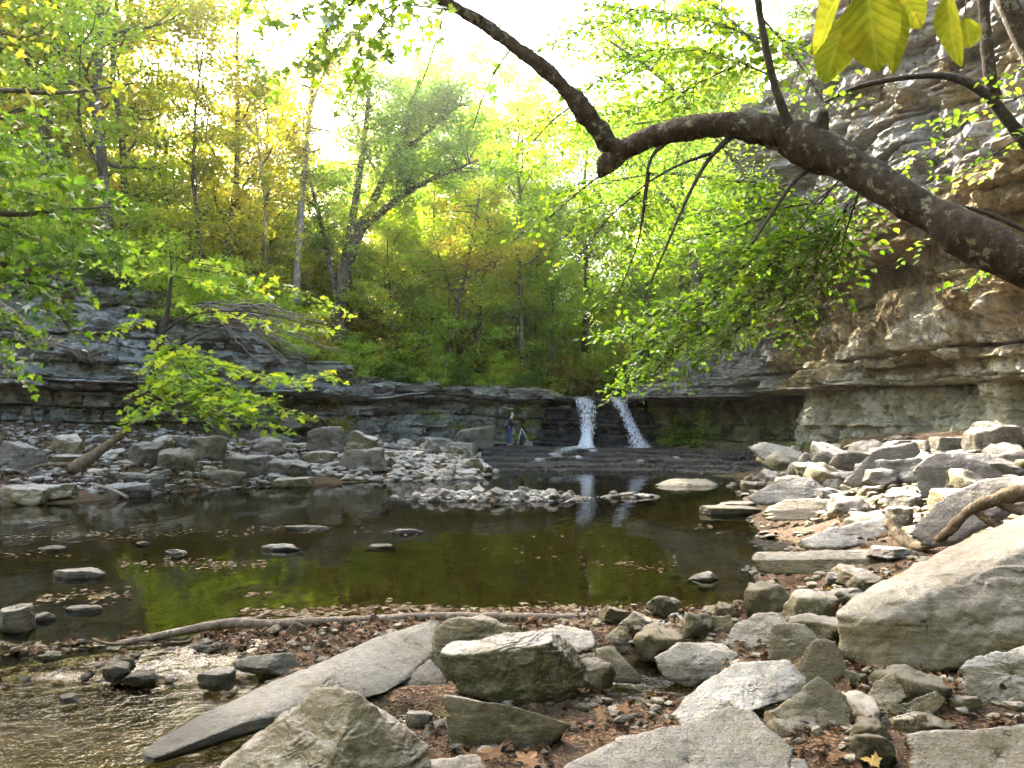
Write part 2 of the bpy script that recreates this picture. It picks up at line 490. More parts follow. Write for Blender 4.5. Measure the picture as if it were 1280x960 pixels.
# ------------------------------------------------------------------ terrain
# cliff foot lines: x, y, foot height, rim height
LEFTC = [(-60, 12, 2.2, 13), (-38, 22, 2.2, 11.5), (-26, 27.5, 2.1, 10.2), (-18.5, 30, 2.1, 8.6), (-14, 31.5, 1.9, 7.3), (-11, 34, 1.5, 6.1),
         (-9, 39, 1.0, 4.9), (-6.5, 43.4, 0.7, 4.25), (-2, 45.2, 0.7, 4.1), (1.8, 45.4, 0.7, 4.0), (3.4, 45.0, 0.65, 3.55)]
RIGHTC = [(6.7, 44.6, 0.65, 3.75), (8.2, 42.6, 0.7, 5.6), (9.8, 39.6, 0.8, 6.6), (11.0, 37.4, 1.0, 9.0), (11.9, 34.5, 1.2, 15.5), (12.4, 30, 1.4, 17.5),
          (12.3, 25.5, 1.7, 18.5), (12.8, 20.5, 1.9, 19), (13.2, 14, 2.0, 19), (14.2, 6, 2.1, 18), (16, -6, 2.1, 17), (18, -45, 2.2, 17)]
ALLC = [(-62, -45, 2.2, 12)] + LEFTC + RIGHTC
POOL = [onz(0, 632)[:2], onz(100, 628)[:2], onz(200, 616)[:2], onz(330, 609)[:2], onz(440, 601)[:2], onz(520, 598)[:2], onz(600, 592)[:2], onz(700, 588)[:2],
        onz(830, 588)[:2], onz(925, 597)[:2], onz(930, 622)[:2], onz(945, 660)[:2], onz(985, 682)[:2], onz(945, 715)[:2],
        onz(985, 742)[:2], onz(915, 768)[:2], onz(800, 768)[:2], onz(650, 768)[:2], onz(480, 772)[:2], onz(330, 780)[:2], onz(150, 800)[:2], onz(0, 822)[:2], (-8, 6.6), (-19, 8), (-20, 15)]
POOL = [tuple(map(float, p)) for p in POOL]
STREAM = [(-14, 6.4), (-4.6, 6.5), (-3.4, 6.45), (-2.6, 6.3), (-2.0, 5.95), (-1.5, 5.4), (-1.15, 4.8), (-1.2, 4.0), (-1.2, 2.5), (-1, 0.5), (-14, 0.5)]
PUDDLE = [(0.75, 5.7), (1.35, 5.75), (1.75, 6.4), (1.55, 7.1), (0.8, 7.3), (0.7, 6.5)]
PUDDLE2 = [(-0.95, 5.35), (-0.45, 5.35), (-0.45, 5.8), (-0.9, 5.85)]

def seg_dist(x, y, a, b):
    ax, ay = a[0], a[1]; bx, by = b[0], b[1]
    dx, dy = bx - ax, by - ay
    t = np.clip(((x - ax) * dx + (y - ay) * dy) / (dx * dx + dy * dy), 0, 1)
    return np.hypot(x - ax - t * dx, y - ay - t * dy), t

def inside(x, y, poly):
    c = np.zeros(x.shape, bool)
    n = len(poly)
    for i in range(n):
        x0, y0 = poly[i][:2]; x1, y1 = poly[(i + 1) % n][:2]
        if y0 == y1:
            continue
        cond = ((y0 > y) != (y1 > y)) & (x < (x1 - x0) * (y - y0) / (y1 - y0) + x0)
        c ^= cond
    return c

def sdf(x, y, poly):
    d = np.full(x.shape, 1e9)
    for i in range(len(poly)):
        dd, _ = seg_dist(x, y, poly[i], poly[(i + 1) % len(poly)])
        d = np.minimum(d, dd)
    return np.where(inside(x, y, poly), -d, d)

def terrain(x, y, full=False):
    x = np.atleast_1d(np.asarray(x, float)); y = np.atleast_1d(np.asarray(y, float))
    dc = np.full(x.shape, 1e9); base = np.zeros(x.shape); top = np.zeros(x.shape)
    for a, b in zip(ALLC[:-1], ALLC[1:]):
        d, t = seg_dist(x, y, a, b)
        m = d < dc
        dc = np.where(m, d, dc)
        base = np.where(m, a[2] + (b[2] - a[2]) * t, base)
        top = np.where(m, a[3] + (b[3] - a[3]) * t, top)
    ins = inside(x, y, ALLC)
    dp = sdf(x + 0.25 * n2(x, y, 0.9, 2, 5), y + 0.25 * n2(x, y, 0.9, 2, 9), POOL)
    tt = np.clip(dp, 0, None) / (np.clip(dp, 0, None) + dc + 1e-6)
    bank = base * tt ** 0.85
    near = sstep(9.5, 7.0, y)
    bank = bank * (1 - near) + near * (0.0 + 0.07 * np.clip(x - 0.6, 0, 3) + 0.26 * np.clip(x - 3.6, 0, 9) + 0.35 * sstep(-6, -12, x) + 0.05 * sstep(6.4, 7.4, y))
    bank = bank + 0.05 * n2(x, y, 1.5, 4, 3) * sstep(0, 0.6, dp) + 0.012 * n2(x, y, 7, 2, 8)
    pond = -np.clip(-dp * 0.22, 0.0, 0.65) - 0.03 + 0.06 * n2(x, y, 0.8, 3, 4)
    h = np.where(dp > 0, bank, np.minimum(pond, -0.02))
    for poly, dep in ((STREAM, 0.30), (PUDDLE, 0.36), (PUDDLE2, 0.36)):
        if near.max() > 0:
            sd = sdf(x + 0.1 * n2(x, y, 3, 2, 15), y, poly)
            h = h - dep * sstep(0.12, -0.25, sd)
    dam = near * sstep(-1.2, -2.2, x) * sstep(5.9, 6.3, y) * sstep(8.2, 7.6, y)
    h = h - dam * (0.055 + 0.07 * sstep(7.4, 6.5, y) + 0.07 * n2(x, y, 1.7, 3, 33))
    # gravel bar and rock pile rise out of the pool
    gb = np.exp(-(((x + 0.35) / 2.9) ** 4 + ((y - 21.4) / 1.1) ** 2))
    gb2 = np.exp(-(((x - 3.2) / 1.4) ** 2 + ((y - 21.9) / 0.45) ** 2))
    h = np.maximum(h, -0.35 + 0.49 * gb) 
    h = np.maximum(h, -0.35 + 0.43 * gb2)
    pile = np.exp(-(((x + 3.6) / 2.6) ** 2 + ((y - 31) / 4.5) ** 2))
    h = h + 0.35 * pile
    h = h - 0.7 * sstep(-2.2, -1.0, x) * sstep(12.8, 12.0, x) * sstep(32.0, 33.5, y + 3.0 * sstep(6.5, 10, x)) * (dp > -1)
    out = top + 0.0 + 0.21 * np.clip(dc - 4, 0, 70) * np.where(x < 4, 1, 0.9) + np.clip(dc - 60, 0, 400) * 0.08 + 0.35 * n2(x, y, 0.16, 3, 21) * sstep(1, 6, dc)
    # stream valley above the falls
    cx = 5.0 + (y - 45) * 0.10
    val = sstep(9, 1.5, np.abs(x - cx)) * sstep(200, 60, y)
    out = out * (1 - val) + val * (3.42 + 0.05 * np.clip(y - 45, 0, 100))
    H = np.where(ins, h, np.where(dc > 5.4, out, base + (out - base) * sstep(3.6, 5.4, dc)))
    if full:
        return H, dp, dc, ins
    return H

def hit(u, v):
    """distance at which the line of sight through a photo point meets the ground"""
    D = np.concatenate([np.arange(3, 16, .05), np.arange(16, 60, .15)])
    X = (u - 640.0) / FPX * D; Z = CAM_Z - (v - HV) / FPX * D
    below = np.maximum(terrain(X, D), -0.05) > Z
    return float(D[np.argmax(below)]) if below.any() else None

def tz(x, y):
    return float(terrain([x], [y])[0])

ny_, nx_ = 520, 560
a = np.linspace(-1, 1, nx_)
gx = 9.0 * np.sinh(a * 4.6)                     # about +-447 m, fine in the middle
b = np.linspace(-0.62, 1, ny_)
gy = 5.0 + 8.0 * np.sinh(b * 4.7)
GX, GY = np.meshgrid(gx, gy)
fx, fy = GX.ravel(), GY.ravel()
H, dp, dc, ins = terrain(fx, fy, True)
V = np.stack([fx, fy, H], 1)
idx = np.arange(ny_ * nx_).reshape(ny_, nx_)
F = np.stack([idx[:-1, :-1].ravel(), idx[:-1, 1:].ravel(), idx[1:, 1:].ravel(), idx[1:, :-1].ravel()], 1)
bed = sstep(0.10, -0.10, np.where((dp < 0) | (H < -0.08), H, 1))
green = np.where(ins, 0.12 + 0.25 * sstep(14, 24, fy), 0.62)
me = np_mesh('ground', V, F, True, {'bed': bed, 'green': green})
tag(link('ground', me, M['ground']), 'leaf strewn earth of the gorge floor, banks and wooded rim', 'ground', kind='structure')

def poly_sheet(name, poly, z, mat, grow=0.35):
    cx = sum(p[0] for p in poly) / len(poly); cy = sum(p[1] for p in poly) / len(poly)
    bm = bmesh.new()
    vs = []
    n = len(poly)
    for i in range(n):
        p = Vector(poly[i]); q = Vector(poly[(i + 1) % n]); o = Vector(poly[i - 1])
        t = (q - o).normalized()
        nn = Vector((t.y, -t.x))
        tp = p + nn * 0.05
        if inside(np.array([tp.x]), np.array([tp.y]), poly)[0]:
            nn = -nn
        w = p + nn * grow
        vs.append(bm.verts.new((w.x, w.y, z)))
    f = bm.faces.new(vs)
    bmesh.ops.triangulate(bm, faces=[f])
    bmesh.ops.recalc_face_normals(bm, faces=bm.faces[:])
    if sum(f.normal.z for f in bm.faces) < 0:
        bmesh.ops.reverse_faces(bm, faces=bm.faces[:])
    me = bpy.data.meshes.new(name)
    bm.to_mesh(me); bm.free()
    return link(name, me, mat)
tag(poly_sheet('water', POOL, 0.0, M['pool'], 0.4), 'still dark pool below the falls mirroring trees and cliffs', 'pool', kind='structure')
bm = bmesh.new()
bmesh.ops.create_grid(bm, x_segments=4, y_segments=4, size=1)
me = bpy.data.meshes.new('stream')
bm.to_mesh(me); bm.free()
o = tag(link('water', me, M['stream']), 'shallow rippling outflow stream over a golden brown bed', 'stream', kind='structure')
o.location = (-5.9, 3.4, -0.11); o.scale = (7.9, 3.9, 1)

# riffle where the pool spills over the leaf dam into the stream
n, m = 150, 60
tx = np.linspace(-7.5, -1.3, n); ty = np.linspace(0, 1, m)
A, B = np.meshgrid(tx, ty)
yt = 7.55 + 0.12 * (A + 3) + 0.1 * np.sin(A * 2.1); yb = 6.25 + 0 * A
Yy = yt * (1 - B) + yb * B
Zz = 0.004 - 0.115 * sstep(0.15, 0.9, B + 0.12 * n2(A.ravel(), B.ravel() * 1.3, 1.6, 3, 3).reshape(A.shape)) + 0.010 * n2(A.ravel(), Yy.ravel(), 7, 3, 4).reshape(A.shape) * sstep(0, .2, B)
idx = np.arange(n * m).reshape(m, n)
F = np.stack([idx[:-1, :-1].ravel(), idx[1:, :-1].ravel(), idx[1:, 1:].ravel(), idx[:-1, 1:].ravel()], 1)
tag(link('water', np_mesh('riffle', np.stack([A.ravel(), Yy.ravel(), Zz.ravel()], 1), F, True), M['stream']), 'broken glittering water of the riffle below the leaf dam', 'riffle', kind='structure')

# ------------------------------------------------------------------ cliffs
def resample(path, ds):
    P = np.array(path, float)
    for _ in range(2):
        Q = [P[0]]
        for i in range(len(P) - 1):
            Q += [P[i] * .75 + P[i + 1] * .25, P[i] * .25 + P[i + 1] * .75]
        Q.append(P[-1]); P = np.array(Q)
    d = np.concatenate([[0], np.cumsum(np.hypot(*(P[1:, :2] - P[:-1, :2]).T))])
    s = np.arange(0, d[-1], ds)
    return s, np.stack([np.interp(s, d, P[:, k]) for k in range(P.shape[1])], 1)

def hsh(a, b, seed):
    return _h(np.asarray(a), np.asarray(b), np.zeros_like(np.asarray(a)), seed)

def cliff_sheet(name, path, profile, ds=0.1, dz=0.07, seed=1, side=1, amp=1.0, cap=7.0, ths=(0.1, 0.16, 0.24, 0.35, 0.55, 0.8), terr=0.30, keep=None):
    s, P = resample(path, ds)
    hmax = (P[:, 3] - P[:, 2]).max() + 1
    nz_ = int(hmax / dz)
    T = np.gradient(P[:, :2], axis=0); T /= np.linalg.norm(T, axis=1)[:, None]
    k = 12
    ker = np.ones(2 * k + 1) / (2 * k + 1)
    N = np.stack([T[:, 1], -T[:, 0]], 1) * side
    Np = np.pad(N, ((k, k), (0, 0)), mode='edge')
    N = np.stack([np.convolve(Np[:, j], ker, 'valid') for j in range(2)], 1)
    t = np.linspace(0, 1, nz_)
    S, Tt = np.meshgrid(s, t)
    B = P[:, 2][None] - 0.9
    rimn = 0.25 * np.interp(s, s, fbm(np.stack([s * 0.5, s * 0, s * 0], 1), 3, seed + 7))
    Z = B + (P[:, 3][None] + rimn[None] - B) * Tt
    sf, zf = S.ravel(), Z.ravel()
    warp = zf + 0.22 * fbm(np.stack([sf * 0.18, zf * 0.3, sf * 0], 1), 3, seed)
    rng = np.random.default_rng(seed)
    th = rng.choice(ths, 200, p=[.18, .22, .22, .18, .12, .08])
    edges = np.cumsum(th) - 3
    if keep:
        edges = np.array([e for e in edges if rng.uniform() < keep(e)])
    li = np.searchsorted(edges, warp)
    fr = (warp - edges[li - 1]) / (edges[li] - edges[li - 1])
    lo = hsh(li, li * 0, seed) * 0.20
    w = 0.5 + 1.6 * (hsh(li, li * 0 + 5, seed) * .5 + .5)
    sw = sf + 0.25 * vnoise(np.stack([sf * 1.3, zf * 1.3, li * 3.1], 1), seed + 3)
    cell = np.floor(sw / w + li * 0.37).astype(np.int64)
    cf = sw / w + li * 0.37 - cell
    bo = hsh(li, cell, seed + 2) * 0.20 * amp
    big = np.floor(sw / 3.1).astype(np.int64); bigz = np.floor(warp / 1.9).astype(np.int64)
    bo = bo + hsh(big, bigz, seed + 9) * 0.30 * amp
    zc = zf - (warp - (edges[li] + edges[li - 1]) / 2); zq = 0.85 * zc + 0.15 * zf
    sq = sf - 0.8 * (cf - 0.5) * w
    joint = -0.16 * sstep(0.09, 0.0, np.minimum(cf, 1 - cf) * w) * amp
    thk = edges[li] - edges[li - 1]
    rnd = -(0.10 + 0.22 * thk) * sstep(0.055, 0.0, np.minimum(fr, 1 - fr) * thk)
    lo = lo * (0.5 + 0.8 * (vnoise(np.stack([sf * 0.25, li * 7.3, sf * 0], 1), seed + 4) * .5 + .5))
    P3 = np.stack([sf, zf * 1.5, zf * 0], 1)
    nb = fbm(P3 * 1.1, 3, seed + 60); Pq = np.stack([sq, zq * 1.5, zf * 0], 1); nz1 = 0.30 * fbm(Pq * 0.5, 3, seed + 20) + 0.055 * fbm(P3 * 2.4, 4, seed + 30, 0.6) + terr * (np.floor(nb * 3) + sstep(.7, 1, nb * 3 - np.floor(nb * 3))) / 3
    off = amp * (lo + rnd + nz1) + bo + joint + profile(sq, zq, P, s)
    X = P[:, 0][None] + N[:, 0][None] * off.reshape(S.shape)
    Y = P[:, 1][None] + N[:, 1][None] * off.reshape(S.shape)
    zj = 0.03 * vnoise(P3 * 2.2, seed + 50).reshape(S.shape)
    V = np.stack([X, Y, Z + zj], -1)
    # cap running back over the rim
    caps = []
    for q, c in enumerate((0.4, 1.0, 2.2, 4.0, cap)):
        last = V[-1].copy()
        last[:, 0] -= N[:, 0] * c; last[:, 1] -= N[:, 1] * c
        last[:, 2] += (0.12 * c * 0.3 if c < 6 else -0.6) + 0.1 * fbm(np.stack([s * 0.8, s * 0 + q, s * 0], 1), 2, seed)
        caps.append(last)
    V = np.concatenate([V, np.array(caps)], 0)
    n, m = V.shape[:2]
    idx = np.arange(n * m).reshape(n, m)
    if side > 0:
        F = np.stack([idx[:-1, :-1].ravel(), idx[:-1, 1:].ravel(), idx[1:, 1:].ravel(), idx[1:, :-1].ravel()], 1)
    else:
        F = np.stack([idx[:-1, :-1].ravel(), idx[1:, :-1].ravel(), idx[1:, 1:].ravel(), idx[:-1, 1:].ravel()], 1)
    return V.reshape(-1, 3), F, np.concatenate([sf, np.tile(s, 5)]), s, P

def gap(x, y, r):
    """distance along a cliff path to the spot nearest x, y"""
    pass

# left cliff: grey ledges at the left, a long undercut with a blue-grey back wall beside the falls
def s_at(path, x, y, ds=0.1):
    s, P = resample(path, ds)
    return s[np.argmin(np.hypot(P[:, 0] - x, P[:, 1] - y))]
sL_turn = s_at(LEFTC, -9, 39); sL_end = s_at(LEFTC, 3.4, 45); sL_fall = s_at(LEFTC, 1.5, 45.4)
def prof_left(s, z, P, ss):
    u = sstep(sL_turn - 1, sL_turn + 3, s)                      # undercut part
    cave = -0.9 * u * sstep(3.5, 3.1, z) * (0.15 + 0.85 * sstep(0.3, 2.8, z)) * (1 - 0.75 * sstep(sL_fall, sL_end, s))
    lip = 0.35 * u * sstep(3.1, 3.25, z) * sstep(4.4, 3.6, z)
    t0 = 1 - u
    nose = 0.55 * t0 * sstep(3.3, 3.5, z) * sstep(5.2, 4.6, z) - 0.9 * t0 * sstep(3.4, 2.9, z) * sstep(1.5, 2.6, z) - 0.7 * t0 * sstep(5.0, 5.3, z) - 0.5 * t0 * sstep(6.2, 6.4, z)
    return cave + lip + nose + t0 * 0.5 * vnoise(np.stack([s * 0.22, z * 0.5, s * 0], 1), 77)
V, F, sf, _, _ = cliff_sheet('cliff', LEFTC, prof_left, 0.09, 0.045, seed=11, side=1, amp=1.45, ths=(0.12, 0.25, 0.45, 0.7, 1.0, 1.3), terr=0.4, keep=lambda z: 0.35 if 1.2 < z < 3.1 else 1.0)
u = sstep(sL_turn, sL_turn + 3, sf)
nzn = fbm(V * 0.4, 3, 3)
at_ = {'brown': np.clip(0.22 + 0.2 * nzn, 0, 1) * (1 - u), 'cream': 0 * sf, 'moss': np.clip(0.15 + 0.55 * sstep(sL_fall - 2, sL_end, sf) * (V[:, 2] < 3.0), 0, 1),
       'blue': np.clip(u * sstep(3.3, 3.0, V[:, 2]) * 0.9 + (1 - u) * 0.55, 0, 1) * sstep(sL_end, sL_fall - 1, sf)}
tag(link('cliff', np_mesh('cliff_left', V, F, False, at_), M['cliff']), 'grey layered limestone cliff left of the falls, undercut beside the pool', 'cliff', kind='structure')

# right cliff
sR = lambda x, y: s_at(RIGHTC, x, y)
sR0, sR1, sR2, sR3, sR4 = sR(8.2, 42.6), sR(11.0, 37.4), sR(12.1, 33), sR(12.3, 26.5), sR(12.8, 20.5)
def prof_right(s, z, P, ss):
    cavew = sstep(-2, 1.5, s) * sstep(sR2 + 0.5, sR1 + 1.0, s)
    cave = -2.1 * cavew * sstep(3.35, 3.0, z) * (0.25 + 0.75 * sstep(0.4, 2.6, z))
    lip = 0.5 * sstep(3.1, 3.25, z) * sstep(3.9, 3.6, z) * sstep(sR3, sR2, s)
    step = -0.42 * np.clip(z - 4.0, 0, 2.5) * sstep(sR1 + 2.5, sR1 - 1, s)
    hi = sstep(sR1 + 0.5, sR2, s)
    under = -0.95 * hi * sstep(3.3, 2.8, z) * (0.3 + 0.7 * sstep(1.2, 2.6, z)) * (0.55 + 0.45 * np.sin(s * 0.75 + 1.1))
    over = hi * (0.25 * sstep(3.1, 3.4, z) + 1.0 * sstep(4.7, 5.1, z) + 0.7 * sstep(6.4, 6.8, z) - 0.10 * np.clip(z - 7, 0, 20))
    hol = -2.2 * np.exp(-((s - sR2 - 0.5) / 2.0) ** 2) * sstep(4.6, 5.4, z) * sstep(8.2, 7.4, z)
    head = 1.9 * np.exp(-((s - sR1 - 1.8) / 2.6) ** 2) * sstep(7.6, 8.6, z)
    scoop = -0.8 * hi * np.exp(-((s - sR3 - 2.0) / 1.8) ** 2) * sstep(3.4, 2.6, z)
    return cave + lip + step + under + over + hol + head + scoop + 0.35 * vnoise(np.stack([s * 0.3, z * 0.35, s * 0], 1), 78)
V, F, sf, _, _ = cliff_sheet('cliff', RIGHTC, prof_right, 0.075, 0.05, seed=23, side=1, amp=1.2, ths=(0.1, 0.18, 0.3, 0.45, 0.7, 1.0), terr=0.3, keep=lambda z: 0.0 if 1.3 < z < 3.15 else (0.5 if 3.4 < z < 7.2 else 1.0))
z = V[:, 2]
hi = sstep(sR1 + 0.5, sR2, sf)
n_ = fbm(V * np.array([0.25, 0.25, 0.5]), 3, 8)
at_ = {'brown': np.clip(hi * (sstep(3.0, 3.6, z) * sstep(8.5, 7.0, z) * 1.0 + 0.08 * sstep(7, 8.5, z)) + 0.2 + 0.15 * n_, 0, 1),
       'cream': np.clip(sstep(sR1 - 0.5, sR1 + 2.0, sf) * (sstep(3.7, 3.1, z) * 0.95 + 0.38 * sstep(3.1, 3.7, z) * sstep(6.8, 5.5, z)) + 0.12 * n_, 0, 1),
       'moss': np.clip(sstep(sR1 + 2.5, sR1 - 1, sf) * sstep(3.3, 3.0, z) * 0.95 + 0.3 * sstep(1.7, 1.2, z), 0, 1), 'blue': 0 * sf}
tag(link('cliff', np_mesh('cliff_right', V, F, False, at_), M['cliff']), 'tall overhanging cream and brown limestone cliff right of the falls', 'cliff', kind='structure')

# dark wet rock the falls run over
FALLP = [(2.2, 46.2, 0.6, 3.42), (3.2, 45.2, 0.6, 3.40), (5, 44.9, 0.6, 3.38), (6.8, 45.0, 0.6, 3.42), (8.0, 45.9, 0.6, 3.45)]
def prof_fall(s, z, P, ss):
    q = np.clip((3.4 - z) / 2.8, 0, 1)
    return 0.35 + 0.9 * q ** 2.2 + 0.3 * np.floor(q * 4) / 4
V, F, sf, _, _ = cliff_sheet('rock', FALLP, prof_fall, 0.06, 0.04, seed=5, side=1, amp=0.8, cap=4)
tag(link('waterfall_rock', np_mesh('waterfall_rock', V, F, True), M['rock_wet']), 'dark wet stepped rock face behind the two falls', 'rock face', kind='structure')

# terraced wet shelf at the foot of the falls
nx2, ny2 = 300, 220
gx2 = np.linspace(-1.5, 12.6, nx2); gy2 = np.linspace(28.5, 45.5, ny2)
A, B = np.meshgrid(gx2, gy2)
fx, fy = A.ravel(), B.ravel()
t_ = np.clip((fy - 32.6 + 3.0 * sstep(6.5, 10, fx) - 1.1 * n2(fx, fy, 0.45, 5, 2) + 0.9 * sstep(3, 9, fx) - 1.0 * sstep(2, -1.5, fx)) / 9.5, -0.3, 1)
hh = -0.15 + 0.95 * t_
st = 0.17
hh = (np.floor(hh / st) + sstep(0.9, 1.0, hh / st - np.floor(hh / st))) * st + 0.09 * n2(fx, fy, 0.7, 4, 6) + 0.03 * n2(fx, fy, 4, 3, 7)
V = np.stack([fx, fy, hh + 0.02], 1)
idx = np.arange(nx2 * ny2).reshape(ny2, nx2)
F = np.stack([idx[:-1, :-1].ravel(), idx[:-1, 1:].ravel(), idx[1:, 1:].ravel(), idx[1:, :-1].ravel()], 1)
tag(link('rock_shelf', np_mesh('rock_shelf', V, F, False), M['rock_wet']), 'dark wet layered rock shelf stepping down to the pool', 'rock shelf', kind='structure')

# waterfalls
def fall_sheet(spec, seed, layers=3):
    """spec rows: z, x centre, half width, y, density"""
    spec = np.array(spec, float)
    Vs, Fs, Ds = [], [], []
    o = 0
    rng = np.random.default_rng(seed)
    for L in range(layers):
        n, m = 90, 34
        z = np.linspace(spec[0, 0], spec[-1, 0], n)
        cx, hw, yy, de = [np.interp(-z, -spec[:, 0], spec[:, k]) for k in (1, 2, 3, 4)]
        t = np.linspace(-1, 1, m)
        Z, Tm = np.meshgrid(z, t, indexing='ij')
        X = cx[:, None] + hw[:, None] * Tm * (1 - 0.12 * L)
        Y = yy[:, None] - 0.10 * L + 0.0 * Tm
        p = np.stack([X.ravel() * 6, Z.ravel() * 1.6, np.full(X.size, L * 5.0)], 1)
        Y = Y + 0.07 * fbm(p, 3, seed + L).reshape(X.shape) - 0.08 * (1 - Tm ** 2)
        X = X + 0.10 * fbm(p * 0.7, 3, seed + 9 + L).reshape(X.shape)
        D = de[:, None] * (1 - 0.9 * np.abs(Tm) ** 2.5) - 0.12 * L
        Vs.append(np.stack([X.ravel(), Y.ravel(), Z.ravel()], 1)); Ds.append(D.ravel())
        idx = np.arange(n * m).reshape(n, m) + o
        Fs.append(np.stack([idx[:-1, :-1].ravel(), idx[1:, :-1].ravel(), idx[1:, 1:].ravel(), idx[:-1, 1:].ravel()], 1))
        o += n * m
    return np.concatenate(Vs), np.concatenate(Fs), np.concatenate(Ds)
def fall(name, label, spec, seed, apron):
    V, F, D = fall_sheet(spec, seed)
    o = link(name, np_mesh(name, V, F, True, {'dens': D}), M['foam'])
    tag(o, label, 'waterfall')
    # foam where the water runs over the shelf
    n, m = 50, 16
    P = np.array(apron, float)
    t = np.linspace(0, 1, n)
    pp = np.stack([np.interp(t, np.linspace(0, 1, len(P)), P[:, k]) for k in range(4)], 1)
    tm = np.linspace(-1, 1, m)
    X = pp[:, 0][:, None] + pp[:, 3][:, None] * tm + 0.25 * fbm(np.stack([t * 5, t * 0, t * 0 + seed], 1), 2, 3)[:, None]; Y = pp[:, 1][:, None] + 0 * tm; Z = pp[:, 2][:, None] + 0.015 * (1 - tm ** 2) + 0 * X
    q = np.stack([X.ravel() * 3, Y.ravel() * 3, Z.ravel()], 1)
    V = np.stack([X.ravel(), Y.ravel(), Z.ravel() + 0.03 * fbm(q, 3, seed)], 1)
    idx = np.arange(n * m).reshape(n, m)
    F = np.stack([idx[:-1, :-1].ravel(), idx[:-1, 1:].ravel(), idx[1:, 1:].ravel(), idx[1:, :-1].ravel()], 1)
    D = 0.55 * (1 - np.abs(tm)[None] ** 2) * (1.15 - t[:, None] ** 2)
    link('foam', np_mesh('foam', V, F, True, {'dens': D.ravel()}), M['foam'], o)
fall('waterfall', 'wider white left fall dropping in one ribbon over the ledge', [(3.52, 4.05, 0.66, 44.9, 0.5), (3.38, 4.05, 0.64, 44.3, 0.6), (2.6, 4.08, 0.56, 43.9, 0.45), (1.8, 4.08, 0.46, 43.5, 0.6), (1.2, 4.02, 0.34, 43.1, 1.1), (0.85, 3.98, 0.42, 42.8, 1.1), (0.70, 3.9, 0.6, 42.4, 0.9)], 3,
     [(3.8, 42.6, 0.84, 0.5), (3.1, 41.4, 0.80, 0.75), (2.6, 40.2, 0.72, 0.6), (2.2, 38.8, 0.60, 0.5), (2.0, 37.5, 0.48, 0.35)])
fall('waterfall', 'thinner broken right fall stepping down beside the mossy undercut', [(3.52, 6.0, 0.68, 44.9, 0.5), (3.36, 6.05, 0.66, 44.3, 0.6), (3.0, 6.05, 0.42, 44.1, 0.6), (2.2, 6.35, 0.38, 43.7, 0.55), (1.5, 6.6, 0.45, 43.2, 0.55), (0.72, 6.95, 0.62, 42.6, 0.55)], 8,
     [(6.8, 42.7, 0.82, 0.55), (6.6, 42.0, 0.80, 1.0), (6.3, 41.4, 0.78, 0.7)])

# small white spills where the water drops over the shelf steps
for (x, y, w_, h_) in ((2.0, 37.2, .35, .16), (3.0, 36.4, .22, .14), (3.9, 38.6, .3, .12), (1.2, 35.6, .3, .12), (5.6, 35.2, .2, .1), (7.4, 36.2, .18, .1)):
    n, m = 10, 12
    A, B = np.meshgrid(np.linspace(-1, 1, m), np.linspace(0, 1, n))
    X = x + A * w_; Y = y - B * .55; Z = 0.02 + 0.1 * (y - 32.6) + .16 - B * h_ - .0 * A
    D = .65 * (1 - A ** 2) * (1 - .5 * B)
    idx = np.arange(n * m).reshape(n, m)
    F = np.stack([idx[:-1, :-1].ravel(), idx[1:, :-1].ravel(), idx[1:, 1:].ravel(), idx[:-1, 1:].ravel()], 1)
    par = bpy.data.objects['waterfall']
    link('foam', np_mesh('foam', np.stack([X.ravel(), Y.ravel(), Z.ravel()], 1), F, True, {'dens': D.ravel()}), M['foam'], par)

# ------------------------------------------------------------------ rocks
_ico = {}
def ico(sub):
    if sub not in _ico:
        bm = bmesh.new()
        bmesh.ops.create_icosphere(bm, subdivisions=sub, radius=1)
        _ico[sub] = (np.array([v.co[:] for v in bm.verts]), np.array([[v.index for v in f.verts] for f in bm.faces]))
        bm.free()
    return _ico[sub]

def hull_planes(pts):
    bm = bmesh.new()
    for p in pts:
        bm.verts.new(p)
    bmesh.ops.convex_hull(bm, input=bm.verts[:])
    bmesh.ops.recalc_face_normals(bm, faces=bm.faces[:])
    N, Dd = [], []
    c = np.mean(pts, 0)
    for f in bm.faces:
        n = np.array(f.normal[:])
        if np.linalg.norm(n) < 0.5 or f.calc_area() < 1e-5:
            continue
        d = float(np.dot(n, np.array(f.verts[0].co[:]) - c))
        if d < 0: n, d = -n, -d
        dup = False
        for m, e in zip(N, Dd):
            if np.dot(m, n) > 0.9995 and abs(e - d) < 0.01:
                dup = True
        if not dup:
            N.append(n); Dd.append(d)
    bm.free()
    return c, np.array(N), np.array(Dd)

